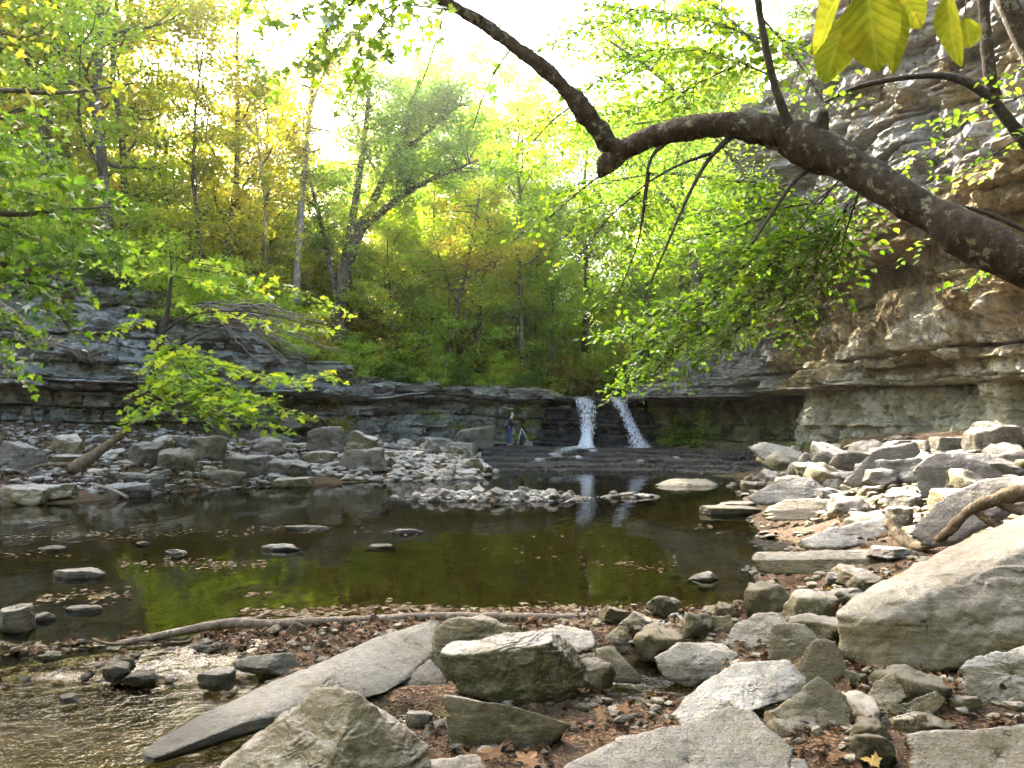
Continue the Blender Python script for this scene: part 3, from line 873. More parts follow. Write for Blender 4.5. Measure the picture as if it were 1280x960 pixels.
def rock_geo(N, Dd, S, sub, seed, k=26, amp=0.05, scale=1.0, strat=0.0):
    """rounded intersection of half spaces, then chipped: N normals, Dd distances, S half sizes for even sampling"""
    U, F = ico(sub)
    dirs = U * S
    L = np.linalg.norm(dirs, axis=1)
    dirs = dirs / L[:, None]
    den = dirs @ N.T
    q = np.where(den > 1e-4, den, 1e-4) / Dd[None]
    # slow noise tilts each break face so it is not a perfect plane
    nn = np.stack([fbm(dirs * 1.3 + j * 3.3, 2, seed + j) for j in range(len(Dd))], 1) if len(Dd) < 26 else 0
    q = q * (1 + 0.05 * nn)
    k = k * 2.2
    r = (q ** k).sum(1) ** (-1.0 / k)
    P = dirs * r[:, None]
    s = float(scale)
    n1 = fbm(P / s * 2.2, 5, seed + 50, 0.55)
    n2_ = np.abs(fbm(P / s * 5.0, 3, seed + 70, 0.5))
    nb = fbm(P / s * 1.1, 3, seed + 90) * 3.2
    stepn = (np.floor(nb) + sstep(0.78, 1.0, nb - np.floor(nb))) / 3.2
    nc = fbm(P / s * 3.3, 2, seed + 95) * 2.5
    stepc = (np.floor(nc) + sstep(0.8, 1.0, nc - np.floor(nc))) / 2.5
    disp = amp * s * (0.45 * n1 - 0.35 * n2_ + 1.5 * stepn + 0.5 * stepc)
    P = P + dirs * disp[:, None]
    if strat:
        zz = P[:, 2] / (0.16 * s) + 0.6 * fbm(P / s * 1.2, 2, seed + 5)
        stp = vnoise(np.stack([zz, P[:, 0] * 0 + seed, P[:, 0] * 0], 1), seed) + 0.6 * vnoise(np.stack([zz * 2.6, P[:, 0] * 0, P[:, 0] * 0], 1), seed + 1)
        P[:, :2] *= (1 + strat * stp)[:, None]
    return P, F

def hull_rock(pts, sub, seed, k=30, amp=0.045, strat=0.02):
    pts = [np.array(p, float) for p in pts]
    c, N, Dd = hull_planes(pts)
    ext = np.ptp(np.array(pts), 0) / 2
    P, F = rock_geo(N, Dd, ext, sub, seed, k, amp, float(np.mean(ext)), strat)
    return P, F, c

def rand_rock(w, d, h, sub, seed, kind='block', amp=0.05):
    rng = np.random.default_rng(seed)
    S = np.array([w / 2, d / 2, h / 2])
    n = {'block': 14, 'slab': 12, 'round': 26, 'wedge': 12}[kind]
    N = []
    for i in range(n):
        v = rng.normal(size=3); v /= np.linalg.norm(v)
        N.append(v)
    if kind in ('slab', 'block', 'wedge'):
        tl = 0.12 if kind != 'wedge' else 0.4
        t = rng.normal(size=2) * tl
        N += [np.array([t[0], t[1], 1.0]), np.array([-t[0], -t[1], -1.0])]
        for k_ in range(6 if kind != 'round' else 0):
            a_ = k_ * math.pi / 3 + rng.uniform(-.35, .35)
            N.append(np.array([math.cos(a_), math.sin(a_), rng.uniform(-.25, .3)]))
    N = np.array(N); N /= np.linalg.norm(N, axis=1)[:, None]
    D_ = rng.uniform(0.86, 1.12, len(N))
    if kind == 'slab': D_[:n] = rng.uniform(0.95, 1.2, n)
    if kind in ('slab', 'block', 'wedge'): D_[n:] = rng.uniform(0.78, 0.95, len(N) - n)
    # planes live in unit space, map to the ellipsoid space
    Nn = N / S; ln = np.linalg.norm(Nn, axis=1)
    Nn = Nn / ln[:, None]; Dn = D_ / ln
    return rock_geo(Nn, Dn, S, sub, seed, 22 if kind != 'round' else 14, amp, float((w * d * h) ** (1 / 3)) / 1.4, 0.02)

used_seed = [1000]
def add_rock(P, F, c, mat, label, cat='rock', group=None, name=None):
    zmin = P[:, 2].min()
    off = np.array([0, 0, zmin])
    me = np_mesh(name or cat, P - off, F, True)
    o = link(name or cat, me, M[mat])
    o.location = tuple(np.array(c) + off)
    return tag(o, label, cat, group)

def hr(label, mat, pts, sub=6, cat='boulder', k=34, amp=0.045, strat=0.02, group=None, comp=0.58):
    used_seed[0] += 7
    low = max((p for p in pts if p[2] <= np.median([q[2] for q in pts])), key=lambda p: p[1])
    hD = hit(np.mean([p[0] for p in pts]), low[1] - 2)
    f = float(np.clip((hD + .02) / low[2], .72, 1.35)) if hD else 1.0
    fr_ = np.median(sorted(p[2] for p in pts)[:3])
    pts = [(p[0], p[1], (fr_ + (p[2] - fr_) * comp) * f) for p in pts]
    P, F, c = hull_rock([at(*p) for p in pts], sub, used_seed[0], k, amp, strat)
    return add_rock(P, F, c, mat, label, cat, group)

def br(label, mat, box, D, depth, kind='block', sub=5, rz=0.0, tilt=(0, 0), cat='boulder', group=None, amp=0.05, seed=None, sink=0.06):
    """rock that fills a photo box (u0, v0, u1, v1) when its front stands at distance D"""
    used_seed[0] += 7
    u0, v0, u1, v1 = box
    depth = depth * 0.68
    hD = hit((u0 + u1) / 2, v1 - 1)
    if hD:
        f = float(np.clip(hD / D, .72, 1.35)); D = D * f; depth = depth * f
    w = (u1 - u0) / FPX * D
    hp = (v1 - v0) / FPX * D
    a_ = max(0, (v1 - HV) / FPX)
    h = max(hp - depth * a_ * 0.8, hp * 0.45) * 1.08
    P, F = rand_rock(w * 1.04, depth, h * (1 + sink), sub, seed or used_seed[0], kind, amp)
    ca, sa = math.cos(tilt[1]), math.sin(tilt[1])
    x, z = P[:, 0] * ca - P[:, 2] * sa, P[:, 0] * sa + P[:, 2] * ca
    P = np.stack([x, P[:, 1], z], 1)
    ca, sa = math.cos(tilt[0]), math.sin(tilt[0])
    y, z = P[:, 1] * ca - P[:, 2] * sa, P[:, 1] * sa + P[:, 2] * ca
    P = np.stack([P[:, 0], y, z], 1)
    b = at((u0 + u1) / 2, v1, D)
    c = np.array([b[0], D + depth / 2, b[2] + h / 2 - h * sink])
    return add_rock(P, F, c, mat, label, cat, group)

# ---- foreground boulders, each from its own corner points (u, v, distance)
hr('big grey wedge boulder with a sharp ridge at the bottom left, beside the long slab', 'rock_fore',
   [(395, 856, 5.0), (452, 864, 4.75), (268, 962, 4.75), (240, 1060, 4.25), (400, 975, 4.25), (395, 1075, 4.0), (532, 925, 4.95), (545, 1010, 4.5), (500, 1065, 4.2), (330, 905, 5.15), (480, 890, 5.3), (300, 960, 5.3)], 7)
hr('large tan block with a crack across its face in the middle', 'rock_fore',
   [(549, 812, 5.45), (560, 800, 5.7), (698, 787, 5.6), (690, 801, 5.25), (570, 820, 5.3), (566, 862, 5.3), (610, 878, 5.22), (690, 884, 5.3), (740, 866, 5.7), (735, 838, 5.85), (716, 806, 5.75), (640, 800, 5.95), (700, 850, 6.1), (575, 850, 6.0)], 7, amp=0.05)
hr('tan wedge stone with a pale top edge lying under the cracked block', 'rock_fore',
   [(559, 867, 4.95), (562, 872, 5.2), (605, 876, 4.9), (660, 886, 4.95), (714, 905, 5.05), (700, 922, 5.0), (672, 944, 4.85), (560, 946, 4.75), (556, 948, 5.1), (700, 925, 5.3), (640, 884, 5.2)], 6, amp=0.035)
hr('rounded tan boulder showing just behind the cracked block', 'rock_fore',
   [(541, 788, 6.3), (562, 768, 6.45), (605, 768, 6.6), (648, 780, 6.4), (664, 800, 6.3), (655, 850, 6.1), (545, 850, 6.05), (556, 850, 6.9), (640, 810, 7.0), (600, 780, 6.9)], 6)
hr('long flat grey slab slanting from the driftwood pole down to the stream', 'rock_slate',
   [(177, 937, 5.15), (250, 893, 5.55), (385, 838, 6.15), (470, 796, 6.75), (545, 774, 7.2), (552, 786, 7.2), (550, 806, 6.85), (470, 842, 6.25), (395, 872, 5.75), (300, 905, 5.3), (200, 945, 4.95), (190, 958, 4.95), (320, 914, 5.35), (480, 866, 6.05), (556, 820, 6.8), (400, 888, 5.8)], 7, cat='rock slab', amp=0.03, k=40, comp=0.95)
hr('low block filling the gap between the long slab and the cracked block', 'rock_slate',
   [(500, 850, 6.0), (540, 820, 6.2), (562, 850, 5.9), (562, 880, 5.6), (498, 878, 5.65), (505, 885, 6.1)], 5, cat='rock')
hr('small grey stone pushed between the bottom left wedge and the tan wedge', 'rock_slate',
   [(530, 905, 5.1), (562, 895, 5.2), (562, 935, 4.9), (525, 930, 4.85), (540, 945, 5.2)], 5, cat='rock')
hr('flat grey stone cut by the bottom edge below the tan wedge', 'rock_fore',
   [(524, 948, 4.6), (600, 942, 4.75), (612, 962, 4.6), (606, 1010, 4.3), (520, 1000, 4.3), (560, 990, 4.9)], 5, cat='rock')
hr('dark brown pointed boulder standing by the log end', 'rock_bank',
   [(754, 800, 7.0), (788, 761, 7.3), (800, 764, 7.6), (852, 790, 7.3), (858, 806, 7.1), (820, 818, 6.9), (760, 815, 6.85), (770, 800, 7.7), (840, 800, 7.9)], 6)
hr('grey sloping block leaning right behind the dark pointed boulder', 'rock_slate',
   [(800, 772, 7.9), (840, 776, 8.0), (862, 800, 7.5), (850, 812, 7.3), (806, 806, 7.4), (830, 806, 8.1)], 5, cat='rock')
hr('whitish rounded boulder at the far side of the small green puddle', 'rock_pale',
   [(818, 822, 6.6), (848, 803, 6.8), (903, 803, 6.9), (924, 818, 6.6), (903, 846, 6.25), (858, 860, 6.15), (828, 850, 6.25), (870, 840, 7.1)], 6, comp=0.36)
hr('narrow grey block slanting down into the puddle', 'rock_fore',
   [(745, 808, 6.8), (766, 806, 6.9), (803, 845, 6.5), (802, 857, 6.4), (762, 852, 6.35), (742, 838, 6.5), (770, 845, 6.9)], 5, comp=0.36, cat='rock')
hr('pale grey flat rock behind the cracked block near the log', 'rock_pale',
   [(672, 788, 7.0), (700, 780, 7.3), (742, 788, 7.1), (748, 808, 6.7), (715, 825, 6.5), (670, 818, 6.5), (700, 810, 7.3)], 5, comp=0.36, cat='rock')
hr('grey stone tucked against the right end of the cracked block', 'rock_fore',
   [(722, 818, 6.4), (745, 815, 6.5), (750, 840, 6.2), (728, 846, 6.1), (735, 838, 6.6)], 5, comp=0.36, cat='rock')
hr('yellowish small upright rock left of the white topped rock', 'rock_bank',
   [(868, 802, 7.2), (890, 770, 7.4), (913, 768, 7.4), (916, 784, 7.2), (897, 806, 7.0), (905, 800, 7.6)], 5, comp=0.36, cat='rock')
hr('little flat tan rock just at the pool edge above the yellowish rock', 'rock_bank',
   [(872, 768, 8.0), (880, 756, 8.3), (908, 755, 8.4), (912, 768, 8.0), (890, 775, 7.9), (895, 765, 8.6)], 4, comp=0.36, cat='rock')
hr('white topped rock between the yellowish rock and two angular ones', 'rock_pale',
   [(906, 800, 7.0), (918, 778, 7.3), (950, 764, 7.5), (982, 766, 7.4), (986, 782, 7.1), (950, 812, 6.7), (912, 815, 6.8), (950, 800, 7.7)], 6, comp=0.36, cat='rock')
hr('angular grey rock, left one of the pair before the huge boulder', 'rock_fore',
   [(956, 800, 6.6), (965, 780, 6.8), (1010, 778, 6.9), (1028, 800, 6.6), (1000, 830, 6.3), (958, 826, 6.3), (990, 810, 7.0)], 6, comp=0.36, cat='rock')
hr('angular grey rock, right one of the pair before the huge boulder', 'rock_fore',
   [(996, 830, 6.1), (1015, 798, 6.35), (1045, 800, 6.35), (1062, 838, 6.05), (1040, 862, 5.85), (1000, 856, 5.85), (1040, 835, 6.5)], 6, comp=0.36, cat='rock')
hr('broad pale whaleback boulder just right of the puddle', 'rock_pale',
   [(834, 896, 5.5), (880, 848, 6.0), (912, 828, 6.2), (985, 824, 6.1), (1008, 848, 5.8), (1002, 868, 5.6), (940, 888, 5.3), (880, 912, 5.15), (850, 915, 5.2), (930, 880, 6.3), (1000, 870, 6.2)], 6, comp=0.36)
hr('brown wedge with a ridge back right of the whaleback boulder', 'rock_fore',
   [(962, 890, 5.25), (1000, 862, 5.5), (1022, 844, 5.6), (1060, 868, 5.5), (1076, 900, 5.2), (1040, 915, 5.0), (985, 912, 5.0), (1030, 900, 5.7)], 6, comp=0.36, cat='rock')
hr('huge pale boulder with a rough sloping top filling the right side', 'rock_pale',
   [(1040, 768, 5.9), (1060, 752, 6.3), (1112, 718, 7.0), (1200, 674, 7.8), (1282, 640, 8.4), (1400, 612, 8.4), (1100, 778, 5.6), (1160, 742, 5.75), (1232, 706, 6.2), (1330, 660, 6.4),
    (1052, 820, 5.7), (1105, 850, 5.35), (1165, 842, 5.3), (1242, 812, 5.3), (1340, 800, 5.3), (1420, 800, 6.5), (1080, 830, 6.6), (1250, 800, 8.3), (1400, 760, 8.5)], 7, comp=0.5, amp=0.03, strat=0.006)
hr('upper grey block of layered stone leaning on the huge boulder', 'rock_fore',
   [(1225, 700, 6.0), (1290, 672, 6.2), (1400, 640, 6.4), (1400, 790, 5.3), (1290, 782, 5.3), (1245, 770, 5.5), (1225, 740, 5.7), (1320, 760, 6.6), (1250, 740, 6.4)], 6, comp=0.36, amp=0.04, strat=0.05)
hr('lumpy pitted yellowish boulder at the right edge under the huge one', 'rock_pale',
   [(1194, 835, 5.1), (1218, 816, 5.3), (1290, 808, 5.4), (1350, 815, 5.2), (1340, 875, 4.8), (1245, 886, 4.75), (1200, 872, 4.85), (1270, 850, 5.7)], 6, comp=0.36, amp=0.08)
hr('brown leaning rock, upper one of the pair left of the pitted boulder', 'rock_bank',
   [(1076, 882, 5.3), (1092, 850, 5.55), (1126, 833, 5.7), (1156, 842, 5.6), (1152, 862, 5.4), (1110, 890, 5.1), (1085, 895, 5.15), (1120, 870, 5.8)], 6, comp=0.36, cat='rock')
hr('brown leaning slab, lower one of the pair left of the pitted boulder', 'rock_bank',
   [(1076, 903, 5.0), (1120, 880, 5.1), (1172, 862, 5.2), (1184, 875, 5.1), (1165, 895, 4.95), (1095, 915, 4.85), (1130, 900, 5.3)], 6, comp=0.36, cat='rock')
hr('large white rock sheet lying flat along the bottom edge', 'rock_pale',
   [(690, 966, 4.35), (760, 930, 4.75), (850, 898, 5.05), (915, 882, 5.25), (946, 886, 5.2), (975, 908, 4.95), (1003, 930, 4.7), (990, 975, 4.3), (900, 1060, 3.75), (720, 1060, 3.75), (700, 1000, 4.1), (850, 1000, 5.0)], 7, comp=0.36, cat='rock slab')
hr('white flat rock cut by the bottom edge right of the rock sheet', 'rock_pale',
   [(925, 958, 4.25), (965, 942, 4.4), (1010, 948, 4.35), (1020, 990, 4.0), (930, 990, 4.0), (970, 975, 4.5)], 5, comp=0.36, cat='rock')
hr('flat tan slab in the bottom right corner', 'rock_fore',
   [(1130, 918, 4.55), (1180, 910, 4.7), (1290, 902, 4.8), (1400, 910, 4.8), (1400, 1020, 3.9), (1160, 1020, 3.9), (1135, 960, 4.2), (1280, 960, 4.9)], 6, comp=0.36, cat='rock slab')
for i, (lb, u0, v0, u1, v1, D, mt) in enumerate([
    ('small thin stone under the lower brown leaning slab', 1055, 905, 1100, 925, 4.85, 'rock_bank'),
    ('small wedge stone right of the brown leaning slab among leaves', 1120, 890, 1165, 918, 4.8, 'rock_fore'),
    ('small tan stone below the pitted boulder', 1190, 868, 1232, 892, 4.85, 'rock_bank'),
    ('dark chock stone under the left foot of the huge boulder', 1060, 838, 1090, 862, 5.5, 'rock_fore'),
    ('small stone between the whaleback boulder and the rock sheet', 935, 878, 975, 900, 5.2, 'rock_fore'),
    ('grey stone at the foot of the rounded boulder by the leaves', 640, 818, 700, 840, 6.2, 'rock_fore'),
    ('flat stone against the bottom left wedge and the litter', 505, 885, 540, 912, 5.4, 'rock_slate'),
    ('low flat stone at the pool edge behind the white topped rock', 985, 755, 1045, 785, 7.4, 'rock_pale'),
    ('pale tilted slab leaning on the left shoulder of the huge boulder', 985, 735, 1060, 790, 7.2, 'rock_pale'),
    ('tiny flat stone on the mud left of the yellowish rock', 838, 765, 870, 778, 7.9, 'rock_fore')]):
    br(lb, mt, (u0, v0, u1, v1), D, (u1 - u0) / FPX * D * 0.9, 'wedge' if i % 2 else 'block', 4, cat='rock')

# ---- right bank slabs
hr('long flat slab jutting over the water from the right bank', 'rock_bank',
   [(934, 700, 11.0), (942, 690, 11.6), (1095, 686, 11.8), (1110, 698, 11.2), (1105, 714, 10.9), (1060, 720, 10.7), (950, 717, 10.7), (1080, 705, 12.2)], 6, comp=0.32, cat='rock slab', amp=0.03, k=40)
hr('pale tilted slab behind the long flat slab', 'rock_pale',
   [(988, 678, 12.4), (1035, 660, 12.9), (1108, 643, 13.3), (1124, 656, 12.8), (1125, 676, 12.2), (1040, 688, 12.0), (995, 688, 12.0), (1100, 670, 13.6)], 5, comp=0.32, cat='rock slab')
hr('grey arched slab rising over the roots on the right bank', 'rock_grey',
   [(1138, 668, 10.6), (1165, 630, 11.3), (1225, 598, 11.9), (1262, 596, 12.0), (1300, 606, 11.5), (1300, 622, 10.9), (1245, 640, 10.6), (1190, 682, 10.0), (1150, 685, 10.1), (1240, 650, 12.0)], 6, comp=0.32, cat='rock slab')
hr('big grey block above the arched slab', 'rock_grey',
   [(1138, 585, 13.2), (1165, 566, 13.8), (1232, 564, 14.0), (1262, 580, 13.2), (1240, 618, 12.5), (1150, 624, 12.5), (1200, 610, 14.2)], 6, comp=0.32)
hr('long dark slab with a pale upper edge near the water, right bank', 'rock_grey',
   [(930, 622, 17.0), (960, 606, 17.6), (1040, 590, 18.2), (1075, 588, 18.2), (1080, 598, 17.6), (1040, 618, 16.6), (950, 634, 16.2), (1020, 615, 18.6)], 6, comp=0.32, cat='rock slab')
hr('grey pointed slab leaning up to the right below the cliff', 'rock_grey',
   [(1052, 605, 15.6), (1090, 565, 16.4), (1145, 550, 16.8), (1152, 565, 16.4), (1110, 600, 15.3), (1065, 612, 15.2), (1120, 590, 16.9)], 6, comp=0.32, cat='rock slab')
hr('layered mossy ledge low on the right bank', 'rock_bank',
   [(952, 640, 14.8), (975, 625, 15.6), (1085, 620, 15.8), (1103, 630, 15.2), (1100, 648, 14.5), (960, 652, 14.3), (1050, 640, 16.2)], 6, comp=0.32, cat='rock slab', strat=0.06)
hr('pale blocky slab at the foot of the cream cliff', 'rock_pale',
   [(935, 560, 28.5), (950, 552, 29.5), (985, 556, 29.5), (1030, 578, 27.5), (1025, 586, 27), (960, 582, 27.2), (990, 578, 30)], 5, comp=0.32, cat='rock slab')
hr('flat mossy rock in the pool near the shelf', 'rock_bank',
   [(815, 606, 26.5), (840, 597, 28.5), (885, 598, 28.5), (900, 606, 26.5), (890, 614, 25), (825, 612, 25.2), (860, 616, 27)], 5, comp=0.32, cat='rock')
RB = [
 ('dark flat topped block at the right edge under the cliff', 1232, 524, 1300, 575, 15.5, 1.6, 'block', 'rock_grey'),
 ('grey slab end beside the right edge block', 1180, 545, 1240, 570, 17.0, 1.5, 'slab', 'rock_grey'),
 ('low grey boulder left of the big grey block', 1085, 585, 1145, 612, 15.5, 1.2, 'block', 'rock_grey'),
 ('white small block in the gap between slabs of the right bank', 1032, 598, 1062, 618, 16.0, 0.7, 'block', 'rock_bar'),
 ('mossy square stone under the leaning pointed slab', 1080, 606, 1110, 624, 14.8, 0.6, 'block', 'rock_bank'),
 ('tan thin slab poking from below the long dark slab', 905, 625, 965, 640, 16.6, 1.1, 'slab', 'rock_bank'),
 ('low mossy stone at the far right waterline', 930, 600, 965, 616, 19.5, 0.8, 'block', 'rock_bank'),
 ('flat shelf stone just left of the mossy ledge', 880, 630, 955, 648, 16.0, 1.0, 'slab', 'rock_bank'),
 ('grey block between the arched slab and the pale tilted slab', 1118, 630, 1150, 668, 12.5, 0.8, 'block', 'rock_grey'),
 ('dark block below the big grey block', 1120, 612, 1165, 640, 12.6, 0.9, 'wedge', 'rock_grey'),
 ('small slab on the leaf litter right of the long flat slab', 1095, 680, 1150, 702, 10.6, 0.8, 'slab', 'rock_grey'),
 ('grey stone under the long flat slab near the water', 1040, 712, 1075, 735, 10.0, 0.6, 'wedge', 'rock_grey'),
 ('pebbly grey slab just above the left shoulder of the huge boulder', 1050, 706, 1100, 735, 9.4, 0.8, 'slab', 'rock_fore'),
 ('wet dark stone alone in the water off the right bank', 862, 716, 902, 732, 10.6, 0.4, 'wedge', 'rock_slate'),
 ('rounded block resting at the foot of the cream cliff', 1000, 575, 1040, 600, 20.5, 1.2, 'block', 'rock_pale'),
 ('grey slab pointing at the cliff beside the cream cliff foot', 1040, 566, 1090, 590, 20.0, 1.5, 'slab', 'rock_grey'),
 ('pale flat block high on the right bank', 1150, 548, 1200, 574, 18.5, 1.4, 'slab', 'rock_grey'),
 ('tilted grey block between big grey block and right edge', 1240, 575, 1300, 608, 12.9, 1.2, 'wedge', 'rock_grey'),
]
for r in RB:
    br(r[0], r[8], r[1:5], r[5], r[6], r[7], 5, cat='rock')

# ---- rocks in the pool, left and middle
PR = [
 ('grey boulder at the left edge of the pool', -14, 748, 32, 800, 7.6, 0.5, 'block', 'rock_slate'),
 ('dark flat slab just above the water, left side of the pool', 55, 709, 122, 730, 10.1, 0.55, 'slab', 'rock_slate'),
 ('small flat grey stone left of the brown leaf patch', 75, 755, 122, 772, 8.4, 0.35, 'slab', 'rock_slate'),
 ('small dark stone next to the left edge boulder', 28, 765, 62, 785, 8.0, 0.3, 'wedge', 'rock_slate'),
 ('flat grey stone in open water, upper of two in the middle', 488, 660, 526, 672, 14.2, 0.4, 'slab', 'rock_slate'),
 ('flat grey stone in open water, lower of two in the middle', 457, 679, 494, 690, 12.6, 0.4, 'slab', 'rock_slate'),
 ('rounded pale stone in the left pool', 209, 686, 231, 698, 12.0, 0.25, 'round', 'rock_pale'),
 ('second rounded stone in the left pool, farther out', 168, 676, 186, 685, 13.0, 0.25, 'round', 'rock_slate'),
 ('thin wet stone among floating leaves right of the rounded stones', 322, 678, 374, 694, 12.3, 0.5, 'wedge', 'rock_slate'),
 ('thin wet stone near the far floating leaf line', 350, 655, 408, 667, 14.8, 0.6, 'slab', 'rock_slate'),
 ('thin dark stone at the left in the floating leaf line', 38, 682, 78, 692, 12.6, 0.5, 'slab', 'rock_slate'),
 ('rounded dark rock splitting the riffle', 244, 832, 292, 864, 6.2, 0.3, 'block', 'rock_slate'),
 ('wet brown rock with leaves against the long slab', 288, 815, 362, 846, 6.5, 0.4, 'round', 'rock_slate'),
 ('pointed dark rock at the lip of the riffle', 120, 824, 156, 852, 6.5, 0.25, 'wedge', 'rock_slate'),
 ('low wet rock right of the pointed riffle rock', 150, 835, 190, 856, 6.35, 0.3, 'round', 'rock_slate'),
 ('flat wet stone under the driftwood pole', 228, 799, 280, 820, 7.0, 0.4, 'slab', 'rock_slate'),
 ('yellow brown stone in the dark gap left of the riffle', 36, 812, 70, 832, 6.7, 0.3, 'wedge', 'rock_bank'),
 ('bluish wet stone in the stream below the riffle', 68, 866, 90, 880, 6.0, 0.2, 'slab', 'rock_slate'),
]
for r in PR:
    br(r[0], r[8], r[1:5], r[5], r[6], r[7], 5, cat='rock', sink=0.12)

# ---- left bank boulders
LB = [
 ('large purple grey boulder in front of the undercut', 376, 536, 432, 572, 30.5, 2.2, 'block', 'rock_grey'),
 ('bright tilted boulder beside the purple grey one', 428, 542, 470, 574, 31, 1.6, 'wedge', 'rock_pale'),
 ('long tilted slab under the bright tilted boulder', 418, 560, 482, 594, 28.8, 1.5, 'wedge', 'rock_grey'),
 ('pale low boulder below the purple grey one', 372, 562, 420, 582, 28.4, 1.4, 'block', 'rock_pale'),
 ('long pale boulder, left one of the touching pair at the waterline', 274, 566, 332, 600, 26.5, 1.6, 'block', 'rock_grey'),
 ('long pale boulder, right one of the touching pair at the waterline', 318, 572, 384, 606, 25.8, 1.6, 'block', 'rock_grey'),
 ('half sunk pale flat rock at the waterline', 334, 595, 388, 613, 24.9, 1.4, 'slab', 'rock_pale'),
 ('cracked pale boulder, left half, on the litter bank', 154, 552, 200, 586, 25.2, 1.3, 'block', 'rock_grey'),
 ('cracked pale boulder, right half, on the litter bank', 184, 560, 240, 592, 24.9, 1.3, 'block', 'rock_grey'),
 ('grey boulder under the sapling foliage', 232, 545, 276, 580, 27.2, 1.4, 'block', 'rock_grey'),
 ('low dark sided rock at the waterline left of the pair', 250, 586, 300, 612, 24.4, 1.1, 'block', 'rock_grey'),
 ('leaning grey boulder at the left edge of the bank', -12, 553, 36, 592, 21.8, 1.4, 'wedge', 'rock_grey'),
 ('broad boulder at the waterline far left', -14, 604, 50, 636, 18.6, 1.3, 'block', 'rock_pale'),
 ('second broad boulder at the waterline far left', 30, 602, 84, 630, 19.4, 1.3, 'wedge', 'rock_pale'),
 ('pale upright slab beside the fallen log', 60, 542, 100, 574, 23.2, 0.9, 'wedge', 'rock_pale'),
 ('flat slab touching the end of the fallen log', 52, 568, 100, 584, 22.3, 1.2, 'slab', 'rock_pale'),
 ('dark topped slab sloping to the water', 122, 602, 180, 626, 21.0, 1.3, 'slab', 'rock_grey'),
 ('thin slab on the litter right of the log', 140, 590, 178, 606, 22.4, 1.0, 'slab', 'rock_grey'),
 ('pale stone in the middle of the litter bank', 100, 585, 130, 600, 21.8, 0.8, 'block', 'rock_pale'),
 ('grey boulder behind the cracked pair', 200, 543, 236, 566, 28.2, 1.3, 'block', 'rock_grey'),
 ('round grey boulder behind the waterline pair', 316, 548, 352, 574, 29.0, 1.3, 'round', 'rock_grey'),
 ('orange lit low boulder next to the tilted slab', 464, 562, 492, 577, 30.5, 1.0, 'block', 'rock_pale'),
 ('large bluish slab leaning on the undercut wall', 568, 534, 616, 566, 41.0, 2.0, 'wedge', 'rock_grey'),
 ('flat bluish boulder left of the leaning bluish slab', 520, 546, 566, 564, 39.5, 1.9, 'block', 'rock_grey'),
 ('pale flat topped boulder at the foot of the leaning bluish slab', 552, 552, 596, 570, 37.5, 1.7, 'block', 'rock_bar'),
 ('rounded pale mossy boulder at the tip of the rock pile', 574, 572, 604, 592, 31.5, 1.2, 'block', 'rock_pale'),
]
for r in LB:
    br(r[0], r[8], r[1:5], r[5], r[6], r[7], 5, cat='rock')

# ---- small loose stones: shared shapes, every stone an object
pool_meshes = {}
def stone_proto(mat, k):
    key = (mat, k)
    if key not in pool_meshes:
        kinds = ['block', 'slab', 'wedge', 'round', 'block', 'slab']
        P, F = rand_rock(1.0, 0.8, [0.55, 0.32, 0.5, 0.6, 0.7, 0.4][k % 6], 4, 300 + k * 13, kinds[k % 6], 0.09)
        P = P - np.array([0, 0, P[:, 2].min()])
        me = np_mesh('stone', P, F, True)
        me.materials.append(M[mat])
        pool_meshes[key] = me
    return pool_meshes[key]
rs = np.random.default_rng(44)
def scatter(n, region, size, mats, label, group, sink=0.25, cat='stone', avoid=0.0, ks=tuple(range(12))):
    """region: function giving x, y"""
    out = []
    pts = []
    tries = 0
    while len(pts) < n and tries < n * 30:
        tries += 1
        x, y = region()
        s = size(x, y)
        if avoid and terrain([x], [y])[0] < -avoid:
            continue
        if any((x - a) ** 2 + (y - b) ** 2 < ((s + c) * 0.36) ** 2 for a, b, c in pts):
            continue
        pts.append((x, y, s))
    zs = terrain([p[0] for p in pts], [p[1] for p in pts])
    for (x, y, s), z in zip(pts, zs):
        mt = mats[rs.integers(len(mats))]
        o = link('stone', stone_proto(mt, int(ks[rs.integers(len(ks))])))
        f = rs.uniform(0.8, 1.25)
        o.scale = (s * f, s / f, s * rs.uniform(0.8, 1.2))
        o.rotation_euler = (rs.normal() * 0.22, rs.normal() * 0.22, rs.uniform(0, 6.28))
        o.location = (x, y, z - s * 0.45 * sink)
        tag(o, label, cat, group)
        out.append(o)
    return out
def gauss(cx, cy, sx, sy):
    return lambda: (cx + np.clip(rs.normal(), -2, 2) * sx, cy + np.clip(rs.normal(), -2, 2) * sy)
def quad(pts):
    """uniform in a photo quad given as four ground points"""
    A, B, C, Dd = [np.array(p, float) for p in pts]
    def f():
        s, t = rs.uniform(), rs.uniform()
        p = (A * (1 - s) + B * s) * (1 - t) + (Dd * (1 - s) + C * s) * t
        return float(p[0]), float(p[1])
    return f
scatter(104, lambda: (rs.uniform(-3.5, 2.8), 21.4 + rs.uniform(-1.25, 1.25)), lambda x, y: float(rs.choice([0.18, 0.26, 0.38, 0.5], p=[.3, .35, .25, .1])) * (0.6 if x > 1.5 else 1), ['rock_bar', 'rock_bar', 'rock_pale'],
        'small whitish stone on the low gravel bar crossing the pool', 'pale stones of the gravel bar')
scatter(12, lambda: (rs.uniform(2.5, 4.6), 21.9 + rs.uniform(-0.35, 0.35)), lambda x, y: rs.uniform(0.12, 0.3), ['rock_bank', 'rock_bar'],
        'small dark edged stone on the thin tail of the gravel bar', 'stones on the tail of the gravel bar')
